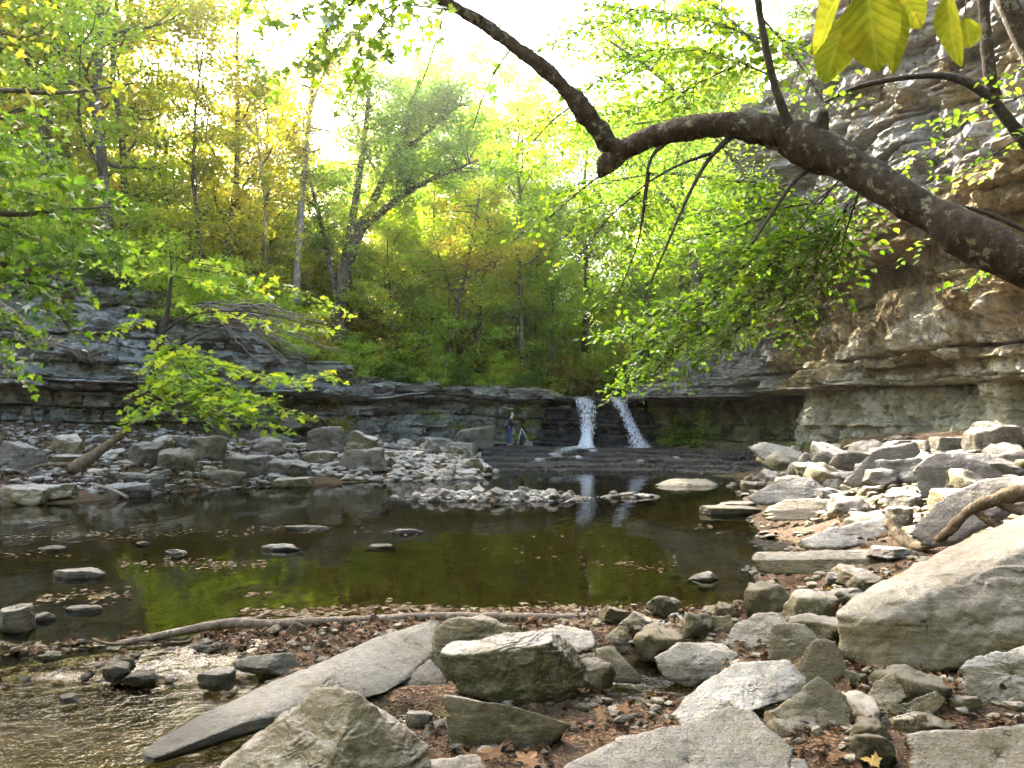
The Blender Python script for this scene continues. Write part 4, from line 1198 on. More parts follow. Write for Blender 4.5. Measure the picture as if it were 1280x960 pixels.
scatter(74, quad([(-7.0, 28.0), (-1.2, 28.6), (-0.6, 37), (-5.5, 40)]), lambda x, y: float(rs.choice([0.35, 0.55, 0.8, 1.15], p=[.3, .35, .25, .1])), ['rock_bar', 'rock_grey', 'rock_pale', 'rock_bar'],
        'grey white broken stone in the rock pile between bank and falls', 'broken stones of the rock pile', sink=0.3)
scatter(14, quad([(-1.4, 39.5), (2.0, 39.2), (1.6, 42.2), (-2.0, 42.4)]), lambda x, y: rs.uniform(0.35, 0.8), ['rock_bar', 'rock_bank', 'rock_grey'],
        'pale stone at the feet of the person by the undercut', 'stones around the person')
scatter(34, quad([(-12.2, 19.6), (-7.2, 26.2), (-8.5, 33), (-17, 29)]), lambda x, y: float(rs.choice([0.22, 0.35, 0.6, 1.0], p=[.35, .35, .2, .1])), ['rock_grey', 'rock_pale', 'rock_grey'],
        'loose grey stone half buried in the leaf litter of the left bank', 'loose stones of the left bank')
scatter(24, quad([(5.2, 11.5), (8.0, 9.5), (11.5, 24), (7.5, 25)]), lambda x, y: float(rs.choice([0.18, 0.3, 0.5, 0.8], p=[.35, .35, .2, .1])), ['rock_bank', 'rock_grey', 'rock_bank'],
        'loose brownish stone wedged between the slabs of the right bank', 'loose stones of the right bank')
scatter(32, quad([(0.3, 4.3), (4.0, 4.5), (4.2, 9.0), (0.9, 8.0)]), lambda x, y: float(rs.choice([0.16, 0.24, 0.36, 0.5], p=[.3, .3, .25, .15])), ['rock_fore', 'rock_bank', 'rock_fore'],
        'loose tan stone wedged in the litter between the front boulders', 'small stones between the front boulders', avoid=0.03)
scatter(8, quad([(-4.4, 6.5), (-1.4, 6.9), (-1.0, 7.9), (-4.6, 7.1)]), lambda x, y: float(rs.choice([0.07, 0.12, 0.2], p=[.4, .4, .2])), ['rock_slate', 'rock_bank'],
        'small wet stone in the leaf dam under the driftwood pole', 'wet stones of the leaf dam', sink=0.5)

scatter(40, quad([(5.6, 12.5), (8.0, 10), (11.8, 24), (7.6, 27)]), lambda x, y: float(rs.choice([0.8, 1.1, 1.5, 2.0], p=[.3, .3, .25, .15])), ['rock_grey', 'rock_bank', 'rock_grey'],
        'grey slab stacked with others between the right waterline and the cliff foot', 'slabs stacked on the right bank', cat='rock', sink=0.35, ks=(1, 5, 7, 11, 0))
scatter(20, quad([(-12.0, 20.5), (-8.0, 27), (-8.5, 33), (-16, 29)]), lambda x, y: float(rs.choice([0.7, 0.95, 1.2], p=[.4, .35, .25])), ['rock_grey', 'rock_pale', 'rock_grey'],
        'pale grey boulder heaped with others on the left bank below the cliff', 'boulders heaped on the left bank', cat='rock', sink=0.6, ks=(1, 5, 7, 11, 0, 2))
# ---- gravel too small to count: one mesh
def gravel(name, label, n, fxy, s0, s1, mat, lift=0.0):
    U, Fi = ico(2)
    X, Y = fxy(n)
    Z = terrain(X, Y)
    k = Z > -0.12
    X, Y, Z = X[k], Y[k], Z[k]
    n = len(X)
    S = rs.uniform(s0, s1, n)[:, None] * np.stack([rs.uniform(.7, 1.3, n), rs.uniform(.7, 1.3, n), rs.uniform(.35, .8, n)], 1) * .5
    Vn = np.repeat(U[None], n, 0)
    q = Vn + np.arange(n)[:, None, None] * 7.7
    rr = 1 + .38 * vnoise((q * 1.1).reshape(-1, 3), 5).reshape(n, -1)
    # cut faces flat so that the stones read as broken rock
    for j in range(7):
        d = rs.normal(size=(n, 3)); d /= np.linalg.norm(d, axis=1)[:, None]
        dd = rs.uniform(.55, .8, n)
        P = Vn * rr[..., None]
        pr = (P * d[:, None]).sum(2)
        rr = np.where(pr > dd[:, None], rr * dd[:, None] / np.maximum(pr, 1e-3), rr)
    P = Vn * rr[..., None] * S[:, None]
    a_ = rs.uniform(0, 6.28, n); ca, sa = np.cos(a_)[:, None], np.sin(a_)[:, None]
    P = np.stack([P[..., 0] * ca - P[..., 1] * sa, P[..., 0] * sa + P[..., 1] * ca, P[..., 2]], 2)
    P += np.stack([X, Y, Z + S[:, 2] * .3 + lift], 1)[:, None]
    F = (Fi[None] + (np.arange(n) * len(U))[:, None, None]).reshape(-1, 3)
    tag(link(name, np_mesh(name, P.reshape(-1, 3), F, False), M[mat]), label, 'gravel', kind='stuff')
def gq(pts):
    A, B, C, Dd = [np.array(p, float) for p in pts]
    def f(n):
        s, t = rs.uniform(size=n)[:, None], rs.uniform(size=n)[:, None]
        p = (A * (1 - s) + B * s) * (1 - t) + (Dd * (1 - s) + C * s) * t
        return p[:, 0], p[:, 1]
    return f
gravel('gravel', 'fine pale gravel between the stones of the bar', 1400, gq([(-3.6, 20.2), (3, 20.4), (4.4, 22.4), (-3.4, 22.8)]), .08, .26, 'rock_bar')
gravel('gravel', 'broken rubble filling the rock pile by the falls', 1500, gq([(-7.6, 27.5), (-1.2, 28.2), (1.5, 42.5), (-7.5, 41)]), .15, .5, 'rock_bar')
gravel('gravel', 'rubble and shards on the left bank', 1100, gq([(-13, 19), (-7.2, 26.0), (-8.5, 33), (-19, 29)]), .1, .4, 'rock_grey')
gravel('gravel', 'rubble and shards on the right bank', 1100, gq([(4.9, 10.5), (8.0, 9.0), (12, 25), (7.0, 27)]), .08, .36, 'rock_bank')
gravel('gravel', 'coarse shingle along the right waterline', 450, gq([(2.6, 8.9), (4.4, 8.4), (8.5, 17), (4.8, 17)]), .06, .2, 'rock_bank')
gravel('gravel', 'chips of stone in the gaps between the front boulders', 900, gq([(-.6, 4.2), (4.2, 4.0), (5.0, 9.5), (0, 8.2)]), .03, .13, 'rock_fore')
gravel('gravel', 'small wet stones around the riffle', 500, gq([(-4.6, 6.1), (-1.2, 6.1), (-.6, 7.9), (-4.8, 7.2)]), .03, .12, 'rock_slate')

# ------------------------------------------------------------------ tubes, leaves, trees
def tube(paths, sides=8, rough=0.0, seed=0, close=True):
    """paths: list of (points (n,3), radii (n))"""
    Vs, Fs, o = [], [], 0
    for P, r in paths:
        P = np.asarray(P, float); r = np.asarray(r, float)
        T = np.gradient(P, axis=0); T /= (np.linalg.norm(T, axis=1)[:, None] + 1e-9)
        up = np.array([0.13, 0.21, 0.97]) if abs(T[0][2]) < 0.9 else np.array([1.0, 0.1, 0.05])
        A = np.cross(T, up); A /= (np.linalg.norm(A, axis=1)[:, None] + 1e-9)
        B = np.cross(T, A)
        th = np.linspace(0, 2 * np.pi, sides, endpoint=False)
        ring = P[:, None] + r[:, None, None] * (np.cos(th)[None, :, None] * A[:, None] + np.sin(th)[None, :, None] * B[:, None])
        n = len(P)
        if rough:
            q = ring.reshape(-1, 3)
            d = (ring - P[:, None]).reshape(-1, 3)
            rr = np.repeat(r, sides)
            k = 1 + rough * (fbm(q / (np.mean(r) * 2.2), 3, seed) + 0.5 * fbm(q / (np.mean(r) * 0.8), 3, seed + 4))
            ring = (np.repeat(P, sides, 0) + d * k[:, None]).reshape(ring.shape)
        idx = np.arange(n * sides).reshape(n, sides) + o
        nx = np.roll(idx, -1, 1)
        Fs.append(np.stack([idx[:-1].ravel(), nx[:-1].ravel(), nx[1:].ravel(), idx[1:].ravel()], 1))
        Vs.append(ring.reshape(-1, 3))
        o += n * sides
    V = np.concatenate(Vs)
    F = [np.concatenate(Fs)]
    if close:
        o = 0
        caps = []
        for P, r in paths:
            n = len(P)
            caps.append(np.arange(sides)[::-1] + o); caps.append(np.arange(sides) + o + (n - 1) * sides)
            o += n * sides
        F.append(np.array(caps))
    return V, F

def smooth_path(pts, n):
    P = np.array(pts, float)
    d = np.concatenate([[0], np.cumsum(np.linalg.norm(P[1:, :3] - P[:-1, :3], axis=1))])
    for _ in range(3):
        Q = [P[0]]
        for i in range(len(P) - 1):
            Q += [P[i] * .75 + P[i + 1] * .25, P[i] * .25 + P[i + 1] * .75]
        Q.append(P[-1]); P = np.array(Q)
    d = np.concatenate([[0], np.cumsum(np.linalg.norm(P[1:, :3] - P[:-1, :3], axis=1))])
    t = np.linspace(0, d[-1], n)
    return np.stack([np.interp(t, d, P[:, k]) for k in range(P.shape[1])], 1)

LEAF2 = (np.array([(0, 0, 0), (-.36, .42, .07), (0, 1, -.06), (.36, .42, .07)]), [np.array([(0, 3, 2), (0, 2, 1)])])
LEAF6 = (np.array([(0, 0, 0), (-.30, .28, .07), (-.30, .62, .06), (0, 1, -.10), (.30, .62, .06), (.30, .28, .07), (0, .45, -.02)]),
         [np.array([(0, 6, 1), (6, 2, 1), (6, 3, 2), (6, 4, 3), (6, 5, 4), (0, 5, 6)])])
_ml = [(0, 0), (.10, .06), (.42, -.04), (.34, .14), (.60, .40), (.36, .40), (.34, .52), (.14, .46), (.18, .72), (0, 1.0)]
_mlv = [(x, y, 0.10 * abs(x) - 0.08 * y * y) for x, y in _ml] + [(-x, y, 0.10 * abs(x) - 0.08 * y * y) for x, y in _ml[1:-1][::-1]] + [(0, .34, -.01)]
LEAFM = (np.array(_mlv), [np.array([(18, (i + 1) % 18, i) for i in range(18)])[:, ::-1]])

def leaves(C, nrm, fwd, size, proto=LEAF2, seed=0, lv=None, curl=0.0):
    """leaf faces at base points C, with unit normals and forward directions"""
    rng = np.random.default_rng(seed)
    n = len(C)
    nrm = nrm / (np.linalg.norm(nrm, axis=1)[:, None] + 1e-9)
    X = np.cross(fwd, nrm); X /= (np.linalg.norm(X, axis=1)[:, None] + 1e-9)
    Y = np.cross(nrm, X)
    pv, pf = proto
    size = np.broadcast_to(size, (n,))
    pvv = np.repeat(pv[None], n, 0).copy()
    if curl:
        pvv[:, :, 2] += curl * rng.normal(size=(n, 1)) * (pv[None, :, 1] ** 2) + curl * rng.normal(size=(n, 1)) * pv[None, :, 0] ** 2 * 2
    V = C[:, None] + size[:, None, None] * (pvv[:, :, 0:1] * X[:, None] + pvv[:, :, 1:2] * Y[:, None] + pvv[:, :, 2:3] * nrm[:, None])
    m = len(pv)
    F = (pf[0][None] + (np.arange(n) * m)[:, None, None]).reshape(-1, pf[0].shape[1])
    if lv is None:
        lv = rng.uniform(0, 1, n)
    return V.reshape(-1, 3), F, np.repeat(lv, len(pf[0]))

def leaf_mesh(name, *a, **k):
    V, F, lv = leaves(*a, **k)
    return np_mesh(name, V, F, False, fattrs={'lv': lv})

def gen_tree(seed, Hh, r0, lo, R_, nl, ls, lean=(0, 0), nlimb=18, flat=0.35, fork=False, proto=LEAF2):
    rng = np.random.default_rng(seed)
    n = 12
    t = np.linspace(0, 1, n)
    wob = np.cumsum(rng.normal(size=(n, 2)) * 0.035 * Hh / n * 2.2, 0)
    P = np.stack([lean[0] * t ** 1.3 + wob[:, 0], lean[1] * t ** 1.3 + wob[:, 1], Hh * t * 0.96], 1)
    P[0] = (0, 0, -0.5)
    rad = r0 * (1 - 0.88 * t) * (1 + 0.5 * np.exp(-t * 18))
    paths = [(P, rad)]
    tips = []
    for i in range(nlimb):
        h = lo + (0.97 - lo) * ((i + rng.uniform(0, 1)) / nlimb)
        b = np.array([np.interp(h, t, P[:, k]) for k in range(3)])
        az = i * 2.4 + rng.uniform(-.5, .5)
        prof = math.sin(math.pi * min(1, max(0.04, (h - lo) / (1 - lo)) ** 0.75 * 0.86 + 0.10))
        L = R_ * (0.35 + 0.75 * prof) * rng.uniform(0.7, 1.15)
        el = R(rng.uniform(12, 45) + 30 * h)
        q = np.linspace(0, 1, 6)
        d = np.array([math.cos(az) * math.cos(el), math.sin(az) * math.cos(el), math.sin(el)])
        pts = b + q[:, None] * d * L + np.cumsum(rng.normal(size=(6, 3)) * 0.06 * L, 0) * np.minimum(1, q[:, None] * 3)
        rr = max(0.012, np.interp(h, t, rad) * 0.5) * (1 - 0.85 * q)
        paths.append((pts, rr))
        for j in range(5):
            s = rng.uniform(0.3, 1.0)
            bb = np.array([np.interp(s, q, pts[:, k]) for k in range(3)])
            a2 = az + rng.choice([-1, 1]) * rng.uniform(0.4, 1.2)
            e2 = el * 0.4 + rng.uniform(-.35, .4)
            d2 = np.array([math.cos(a2) * math.cos(e2), math.sin(a2) * math.cos(e2), math.sin(e2)])
            L2 = L * rng.uniform(0.25, 0.5)
            p2 = bb + np.linspace(0, 1, 4)[:, None] * d2 * L2 + np.cumsum(rng.normal(size=(4, 3)) * 0.05 * L2, 0)
            paths.append((p2, rr[0] * 0.35 * (1 - 0.8 * np.linspace(0, 1, 4)) + 0.004))
            for w in np.linspace(0.3, 1.05, 4):
                tips.append(bb + d2 * L2 * w)
        tips.append(pts[-1])
    tips = np.array(tips)
    V, F = tube(paths, 7, 0.0, seed)
    k = rng.integers(0, len(tips), nl)
    dens = rng.uniform(0.2, 1, len(tips)) ** 1.5
    k = rng.choice(len(tips), nl, p=dens / dens.sum())
    sg = R_ * 0.11
    C = tips[k] + rng.normal(size=(nl, 3)) * np.array([sg, sg, sg * flat])
    nr = rng.normal(size=(nl, 3)) * 0.45 + np.array([0, 0, 1.0])
    fw = rng.normal(size=(nl, 3)); fw[:, 2] -= 0.35
    clump = rng.uniform(0, 1, len(tips))[k]
    lv = np.clip(0.55 * rng.uniform(0, 1, nl) + 0.45 * clump, 0, 1)
    sz = ls * rng.uniform(0.65, 1.25, nl)
    return V, F, (C, nr, fw, sz, lv)

def tree_obj(name, spec, loc, leafm, bark, label, cat='tree', group=None, rz=0.0, sc=1.0, proto=LEAF2):
    V, F, (C, nr, fw, sz, lv) = spec
    o = empty(name, loc)
    o.rotation_euler = (0, 0, rz); o.scale = (sc, sc, sc)
    link('trunk', np_mesh('trunk', V, F, True), M[bark], o)
    link('crown', leaf_mesh('crown', C, nr, fw, sz, proto=proto, seed=5, lv=lv), M[leafm], o)
    return tag(o, label, cat, group)

rt = np.random.default_rng(7)
# prototypes for the woods: built once, copied with their parts
WOODS = [
 ('slim tree', dict(Hh=23, r0=0.20, lo=0.2, R_=4.2, nl=9500, ls=0.23), 'leaf_yellow', 'bark_far'),
 ('slim tree', dict(Hh=26, r0=0.24, lo=0.2, R_=4.8, nl=11000, ls=0.23), 'leaf_bright', 'bark_far'),
 ('broad tree', dict(Hh=20, r0=0.26, lo=0.15, R_=5.2, nl=11000, ls=0.22), 'leaf_bright', 'bark_far'),
 ('broad tree', dict(Hh=24, r0=0.28, lo=0.18, R_=5.4, nl=11500, ls=0.23), 'leaf_yellow', 'bark_far'),
 ('green tree', dict(Hh=21, r0=0.25, lo=0.15, R_=5.0, nl=11000, ls=0.21), 'leaf_green', 'bark_far'),
 ('pole tree', dict(Hh=19, r0=0.13, lo=0.3, R_=2.8, nl=6500, ls=0.2), 'leaf_yellow', 'bark_pale'),
]
protos = []
wood_labels = ['slender thin leaved yellow tree in the woods above the cliffs', 'tall light green tree in the woods above the cliffs',
               'broad light green tree in the woods above the cliffs', 'spreading yellowing tree in the woods above the cliffs',
               'deep green leafy tree in the woods above the cliffs', 'thin pale trunked pole tree in the woods above the cliffs']
def place_wood(k, x, y, sc=None, label=None, group=None):
    o = WP[k]
    o = o if not o.get('used') else copy_tree(o)
    o['used'] = 1
    o.location = (x, y, tz(x, y) - 0.1)
    o.rotation_euler = (0, 0, rt.uniform(0, 6.28))
    s = sc or rt.uniform(0.85, 1.15)
    o.scale = (s, s, s * rt.uniform(0.92, 1.1))
    place_words(o, wood_labels[k].replace(' in the woods above the cliffs', ''), x, y)
    return o
def place_words(o, lb, x, y):
    u = 640 + x / max(y, 8) * FPX
    for lim, w in ((60, 'above the left edge of the grey cliff'), (230, 'above the left bank sapling'), (390, 'left of the big forked tree'), (500, 'behind the big forked tree'),
                   (600, 'right of the big forked tree'), (700, 'above the person'), (830, 'above the waterfall'), (9999, 'on the right cliff')):
        if u < lim: break
    d = 'on the rim' if y < 57 else 'on the slope' if y < 86 else 'far back'
    o['label'] = lb + ' ' + w + ', ' + d
    o['group'] = lb + ' ' + w + ', ' + d
WP = []
for i, (nm, kw, lm, bk) in enumerate(WOODS):
    WP.append(tree_obj('tree', gen_tree(100 + i, **kw), (0, 0, 0), lm, bk, wood_labels[i], 'tree', ['slender yellow trees of the woods', 'tall light green trees of the woods', 'spreading light green trees of the woods',
              'spreading yellowing trees of the woods', 'deep green trees of the woods', 'pale pole trees of the woods'][i]))
spots = []
for row, (y0, y1, n_, umin, umax) in enumerate([(49, 56, 12, 0, 760), (57, 68, 16, -40, 900), (70, 84, 18, -60, 1000), (88, 110, 16, -80, 1000), (116, 150, 16, -120, 1000)]):
    for i in range(n_):
        u = umin + (umax - umin) * (i + rt.uniform(0.1, 0.9)) / n_
        y = rt.uniform(y0, y1)
        x = (u - 640) / FPX * y
        if abs(x - 5 - (y - 45) * .1) < 2.0 and y < 70:
            continue
        if row == 0 and 355 < u < 560:
            continue
        spots.append((x, y, row, u))
for (x, y, row, u) in spots:
    if u < 520:
        k = int(rt.choice([0, 1, 2, 3, 5], p=[.28, .14, .1, .36, .12]))
    else:
        k = int(rt.choice([1, 2, 3, 4, 5], p=[.3, .27, .1, .23, .1]))
    f = 0.74 + 0.22 * abs(u - 330) / 330 if u < 600 else 0.9
    place_wood(k, x, y, sc=rt.uniform(0.85, 1.15) * min(f, 1.05))
# trees on the left and right rims, some beside the frame: they shade the gorge
for i, (x, y, k, s) in enumerate([(-24, 36, 3, 1.0), (-30, 42, 1, 1.1), (-20, 41, 0, 1.0), (-34, 34, 2, 1.1), (-40, 40, 3, 1.2), (-16, 45, 3, 1.0), (-46, 30, 4, 1.2), (-26, 48, 3, 1.2), (-42, 52, 1, 1.2), (-33, 30, 4, 1.1), (-13, 41, 5, .9),
                                  (-27, 33, 2, 0.9), (-38, 28, 3, 1.1), (-14.5, 38, 0, 0.8), (-52, 22, 2, 1.2), (-22, 37, 3, 1.25), (-27, 41, 4, 1.3), (-18, 36, 2, 1.1), (-31, 38, 2, 1.3), (-23, 45, 4, 1.3), (-35, 46, 3, 1.3)]):
    place_wood(k, x, y, s)
for i, (x, y, k, s) in enumerate([(14, 41, 2, .8), (17, 44, 4, .9), (12, 47, 1, 1.0), (20, 38, 2, .9), (16, 34, 4, .8), (17.5, 27, 2, .8), (18, 20, 4, .8), (10.5, 50, 4, .9), (24, 46, 1, 1.), (15, 56, 2, 1.)]):
    place_wood(k, x, y, s)

# understorey saplings fill the space between the trunks
US = []
USL = ['light green sapling', 'yellow sapling', 'bright leafy sapling']
for i, (kw, lm) in enumerate([(dict(Hh=9, r0=0.07, lo=0.08, R_=3.0, nl=7500, ls=0.17, nlimb=16), 'leaf_bright'), (dict(Hh=8, r0=0.06, lo=0.1, R_=2.8, nl=6500, ls=0.17, nlimb=14), 'leaf_yellow'), (dict(Hh=11, r0=0.08, lo=0.1, R_=3.3, nl=9000, ls=0.18, nlimb=18), 'leaf_bright')]):
    US.append(tree_obj('sapling', gen_tree(140 + i, **kw), (0, 0, 0), lm, 'bark_far', USL[i], 'sapling'))
for i in range(150):
    y = [rt.uniform(48, 58), rt.uniform(58, 75), rt.uniform(75, 105)][i % 3]
    u = -60 + 1000 * ((i * 0.618034) % 1)
    x = (u - 640) / FPX * y
    if abs(x - 5 - (y - 45) * .1) < 2.2 and y < 58:
        continue
    if y < 51 and 380 < u < 470:
        continue
    k = int(rt.choice([0, 1, 2], p=[.3, .5, .2] if u < 500 else [.45, .2, .35]))
    o = US[k]
    o = o if not o.get('used') else copy_tree(o)
    o['used'] = 1
    o.location = (x, y, tz(x, y) - .1); o.rotation_euler = (0, 0, rt.uniform(0, 6.28))
    sc_ = rt.uniform(.8, 1.3); o.scale = (sc_, sc_, sc_)
    place_words(o, USL[k], x, y)

for (u, y, k, s) in [(575, 60, 1, .86), (612, 66, 2, 1.0), (650, 60, 1, .84), (690, 70, 3, 1.0), (540, 72, 1, .95), (630, 80, 4, 1.05), (510, 62, 1, .8)]:
    place_wood(k, (u - 640) / FPX * y, y, s)
# unseen woods added behind and beside the viewer to keep skylight off near faces
for (x, y, k, s) in [(-16, -8, 2, .95), (-10, -14, 4, 1.), (-3, -12, 2, .9), (4, -14, 3, 1.), (9, -9, 4, .8), (-22, -2, 4, 1.), (-27, 6, 2, 1.), (-32, 14, 4, 1.1), (-14, -20, 3, 1.1), (1, -22, 4, 1.1), (10, -20, 2, 1.), (-24, -14, 1, 1.1), (-30, 0, 3, 1.1),
                     (-7, -7, 5, .8), (2, -7, 5, .8), (-20, 8, 5, .7), (-38, 8, 1, 1.1)]:
    o = place_wood(k, x, y, s)
    o['label'] = o['group'] = wood_labels[k].replace(' in the woods above the cliffs', '') + ' standing out of view behind the pool bank'

# the big forked tree on the rim in the middle
def forked_tree():
    rng = np.random.default_rng(5)
    Y = 49.0
    b = at(420, 408, Y); b[2] = tz(b[0], Y) - 0.2
    paths = []
    def w(pts, r0, r1, n=14):
        P = smooth_path([at(*p) for p in pts], n)
        rr = np.linspace(r0, r1, n)
        paths.append((P - b, rr))
        return P
    base = [(420, 410, 49)]
    m1 = w([(420, 430, 49), (424, 385, 49), (432, 330, 49), (448, 290, 49.3), (463, 262, 49.5)], .52, .34)
    m2 = w([(463, 262, 49.5), (478, 225, 50), (500, 190, 50), (512, 150, 51), (525, 90, 51)], .30, .08)
    m3 = w([(450, 288, 49.3), (485, 258, 48.5), (520, 232, 48), (560, 215, 47.5), (598, 200, 47)], .26, .06)
    m4 = w([(500, 190, 50), (535, 165, 49), (560, 140, 48), (590, 125, 48)], .16, .05)
    m5 = w([(430, 335, 49), (445, 250, 49), (455, 180, 49.5), (462, 110, 50), (470, 50, 50)], .28, .06)
    m6 = w([(424, 385, 49), (410, 320, 49), (395, 250, 49), (372, 180, 49)], .22, .05)
    m7 = w([(478, 225, 50), (455, 190, 51), (440, 140, 51)], .12, .04)
    tips = []
    for m, n_ in ((m2, 40), (m3, 40), (m4, 30), (m5, 40), (m6, 30), (m7, 16)):
        for i in range(n_):
            s = rng.uniform(0.3, 1.0)
            p = m[int(s * (len(m) - 1))]
            d = rng.normal(size=3); d[2] = abs(d[2]) * 0.7 + 0.1; d /= np.linalg.norm(d)
            L = rng.uniform(1.2, 3.6) * (0.6 + 0.5 * s)
            q = p + np.linspace(0, 1, 5)[:, None] * d * L + np.cumsum(rng.normal(size=(5, 3)) * 0.10, 0)
            paths.append((q - b, np.linspace(0.045, 0.008, 5)))
            tips += [q[2], q[3], q[4], q[4]]
    tips = np.array(tips) - b
    nl = 46000
    dens = rng.uniform(0.1, 1, len(tips)) ** 1.3
    k = rng.choice(len(tips), nl, p=dens / dens.sum())
    C = tips[k] + rng.normal(size=(nl, 3)) * np.array([.5, .5, .28])
    nr = rng.normal(size=(nl, 3)) * 0.45 + np.array([0, 0, 1.0])
    fw = rng.normal(size=(nl, 3)); fw[:, 2] -= .3
    V, F = tube(paths, 8, 0.08, 3)
    return (V, F, (C, nr, fw, 0.2 * rng.uniform(.6, 1.2, nl), np.clip(.5 * rng.uniform(0, 1, nl) + .5 * rng.uniform(0, 1, len(tips))[k], 0, 1))), tuple(b)
sp, b = forked_tree()
tree_obj('tree', sp, b, 'leaf_blue', 'bark_far', 'big forked tree with blue green leaves on the rim left of the falls')
# slim leaning tree in the middle of the rim
def path_tree(name, label, runs, leafm, bark, nl, ls, spread, bz=None, seed=1, side_n=26, L_=(0.8, 2.4), flat=0.4, rough=0.05, proto=LEAF2, sides=8, cat='tree', low=0.35):
    rng = np.random.default_rng(seed)
    b = at(*runs[0][0][0])
    if bz is not None: b[2] = bz
    paths, tips = [], []
    for pts, r0, r1 in runs:
        P = smooth_path([at(*p) for p in pts], 14)
        paths.append((P - b, np.linspace(r0, r1, 14)))
        for i in range(side_n):
            s = rng.uniform(low, 1.0)
            p = P[int(s * 13)]
            d = rng.normal(size=3); d[2] = d[2] * 0.35 + 0.1; d /= np.linalg.norm(d)
            L = rng.uniform(*L_)
            q = p + np.linspace(0, 1, 5)[:, None] * d * L + np.cumsum(rng.normal(size=(5, 3)) * 0.06 * L, 0)
            q[:, 2] -= np.linspace(0, 1, 5) ** 2 * 0.12 * L
            paths.append((q - b, np.linspace(max(0.008, r1 * .7), 0.003, 5)))
            tips += [q[1], q[2], q[3], q[4]]
    tips = np.array(tips) - b
    dens = rng.uniform(0.1, 1, len(tips))
    k = rng.choice(len(tips), nl, p=dens / dens.sum())
    C = tips[k] + rng.normal(size=(nl, 3)) * np.array([spread, spread, spread * flat])
    nr = rng.normal(size=(nl, 3)) * 0.38 + np.array([0, 0, 1.0])
    fw = rng.normal(size=(nl, 3)); fw[:, 2] -= .3
    V, F = tube(paths, sides, rough, seed)
    lv = np.clip(.5 * rng.uniform(0, 1, nl) + .5 * rng.uniform(0, 1, len(tips))[k], 0, 1)
    o = empty(name, tuple(b))
    link('trunk', np_mesh('trunk', V, F, True), M[bark], o)
    link('crown', leaf_mesh('crown', C, nr, fw, ls * rng.uniform(.6, 1.2, nl), proto=proto, seed=seed, lv=lv), M[leafm], o)
    return tag(o, label, cat)
path_tree('tree', 'slim leaning tree with golden leaves right of the forked tree', [([(560, 440, 48), (568, 400, 48), (580, 350, 48), (590, 300, 48), (600, 240, 48)], .17, .06), ([(580, 350, 48), (612, 330, 47.5), (655, 310, 47)], .08, .03),
          ([(572, 380, 48), (555, 340, 48), (540, 290, 48)], .08, .03)], 'leaf_gold', 'bark_far', 6500, .17, .55, seed=11, L_=(1.2, 3.4))
path_tree('tree', 'straight pale trunked tree left of the forked tree', [([(368, 400, 47), (372, 320, 47), (378, 230, 47), (388, 140, 47), (395, 60, 47)], .26, .10), ([(388, 140, 47), (400, 100, 47), (420, 60, 47)], .1, .04)], 'leaf_yellow', 'bark_pale', 5000, .2, .6, seed=12, low=.6, L_=(1.2, 3.))
path_tree('tree', 'slim tree with thin bare stem on the rim above the person', [([(598, 440, 50), (600, 380, 50), (606, 330, 50), (612, 260, 50)], .16, .06)], 'leaf_bright', 'bark_far', 3500, .18, .6, seed=13, low=.5, L_=(1.2, 3.))
path_tree('tree', 'small tree with short branching stem on the left rim', [([(210, 400, 38), (212, 340, 38), (215, 300, 38), (208, 260, 38)], .16, .05), ([(212, 340, 38), (232, 300, 38), (262, 262, 38)], .07, .03)], 'leaf_yellow', 'bark_dark', 5000, .17, .5, seed=14, low=.3, L_=(1., 2.8))

# airy trees on the right cliff leaning out over the pool
path_tree('tree', 'airy light green tree leaning out from the right cliff over the falls', [([(990, 300, 33), (940, 230, 32), (880, 150, 31), (820, 90, 30), (760, 50, 29)], .16, .04), ([(940, 230, 32), (880, 220, 31), (820, 215, 30), (750, 230, 29)], .09, .03),
          ([(960, 250, 32), (900, 280, 31), (840, 300, 30), (790, 340, 29)], .08, .02), ([(880, 150, 31), (830, 150, 30), (760, 160, 29), (700, 180, 28)], .07, .02)], 'leaf_near', 'bark_far', 15000, .13, .42, seed=31, side_n=34, L_=(.8, 2.6), low=.15)
path_tree('tree', 'tall light green tree rising from the rim right of the falls', [([(880, 420, 44), (870, 340, 44), (850, 240, 44), (840, 120, 44), (830, 0, 44), (825, -60, 44)], .24, .06), ([(860, 280, 44), (810, 220, 43), (760, 170, 42), (700, 150, 41)], .1, .03),
          ([(850, 200, 44), (890, 140, 43), (930, 90, 42)], .1, .03), ([(838, 110, 44), (790, 60, 43), (740, 20, 42)], .1, .03)], 'leaf_near', 'bark_far', 24000, .18, .6, seed=32, side_n=40, L_=(1.2, 4), low=.2)
path_tree('tree', 'light green tree on the slope behind the falls', [([(730, 440, 56), (735, 360, 56), (728, 260, 56), (735, 170, 56), (745, 120, 56)], .24, .06), ([(733, 330, 56), (700, 270, 55), (660, 230, 54)], .1, .03),
          ([(728, 260, 56), (770, 200, 55), (800, 160, 54)], .1, .03)], 'leaf_near', 'bark_far', 24000, .2, .8, seed=33, side_n=40, L_=(1.4, 4.4), low=.15)

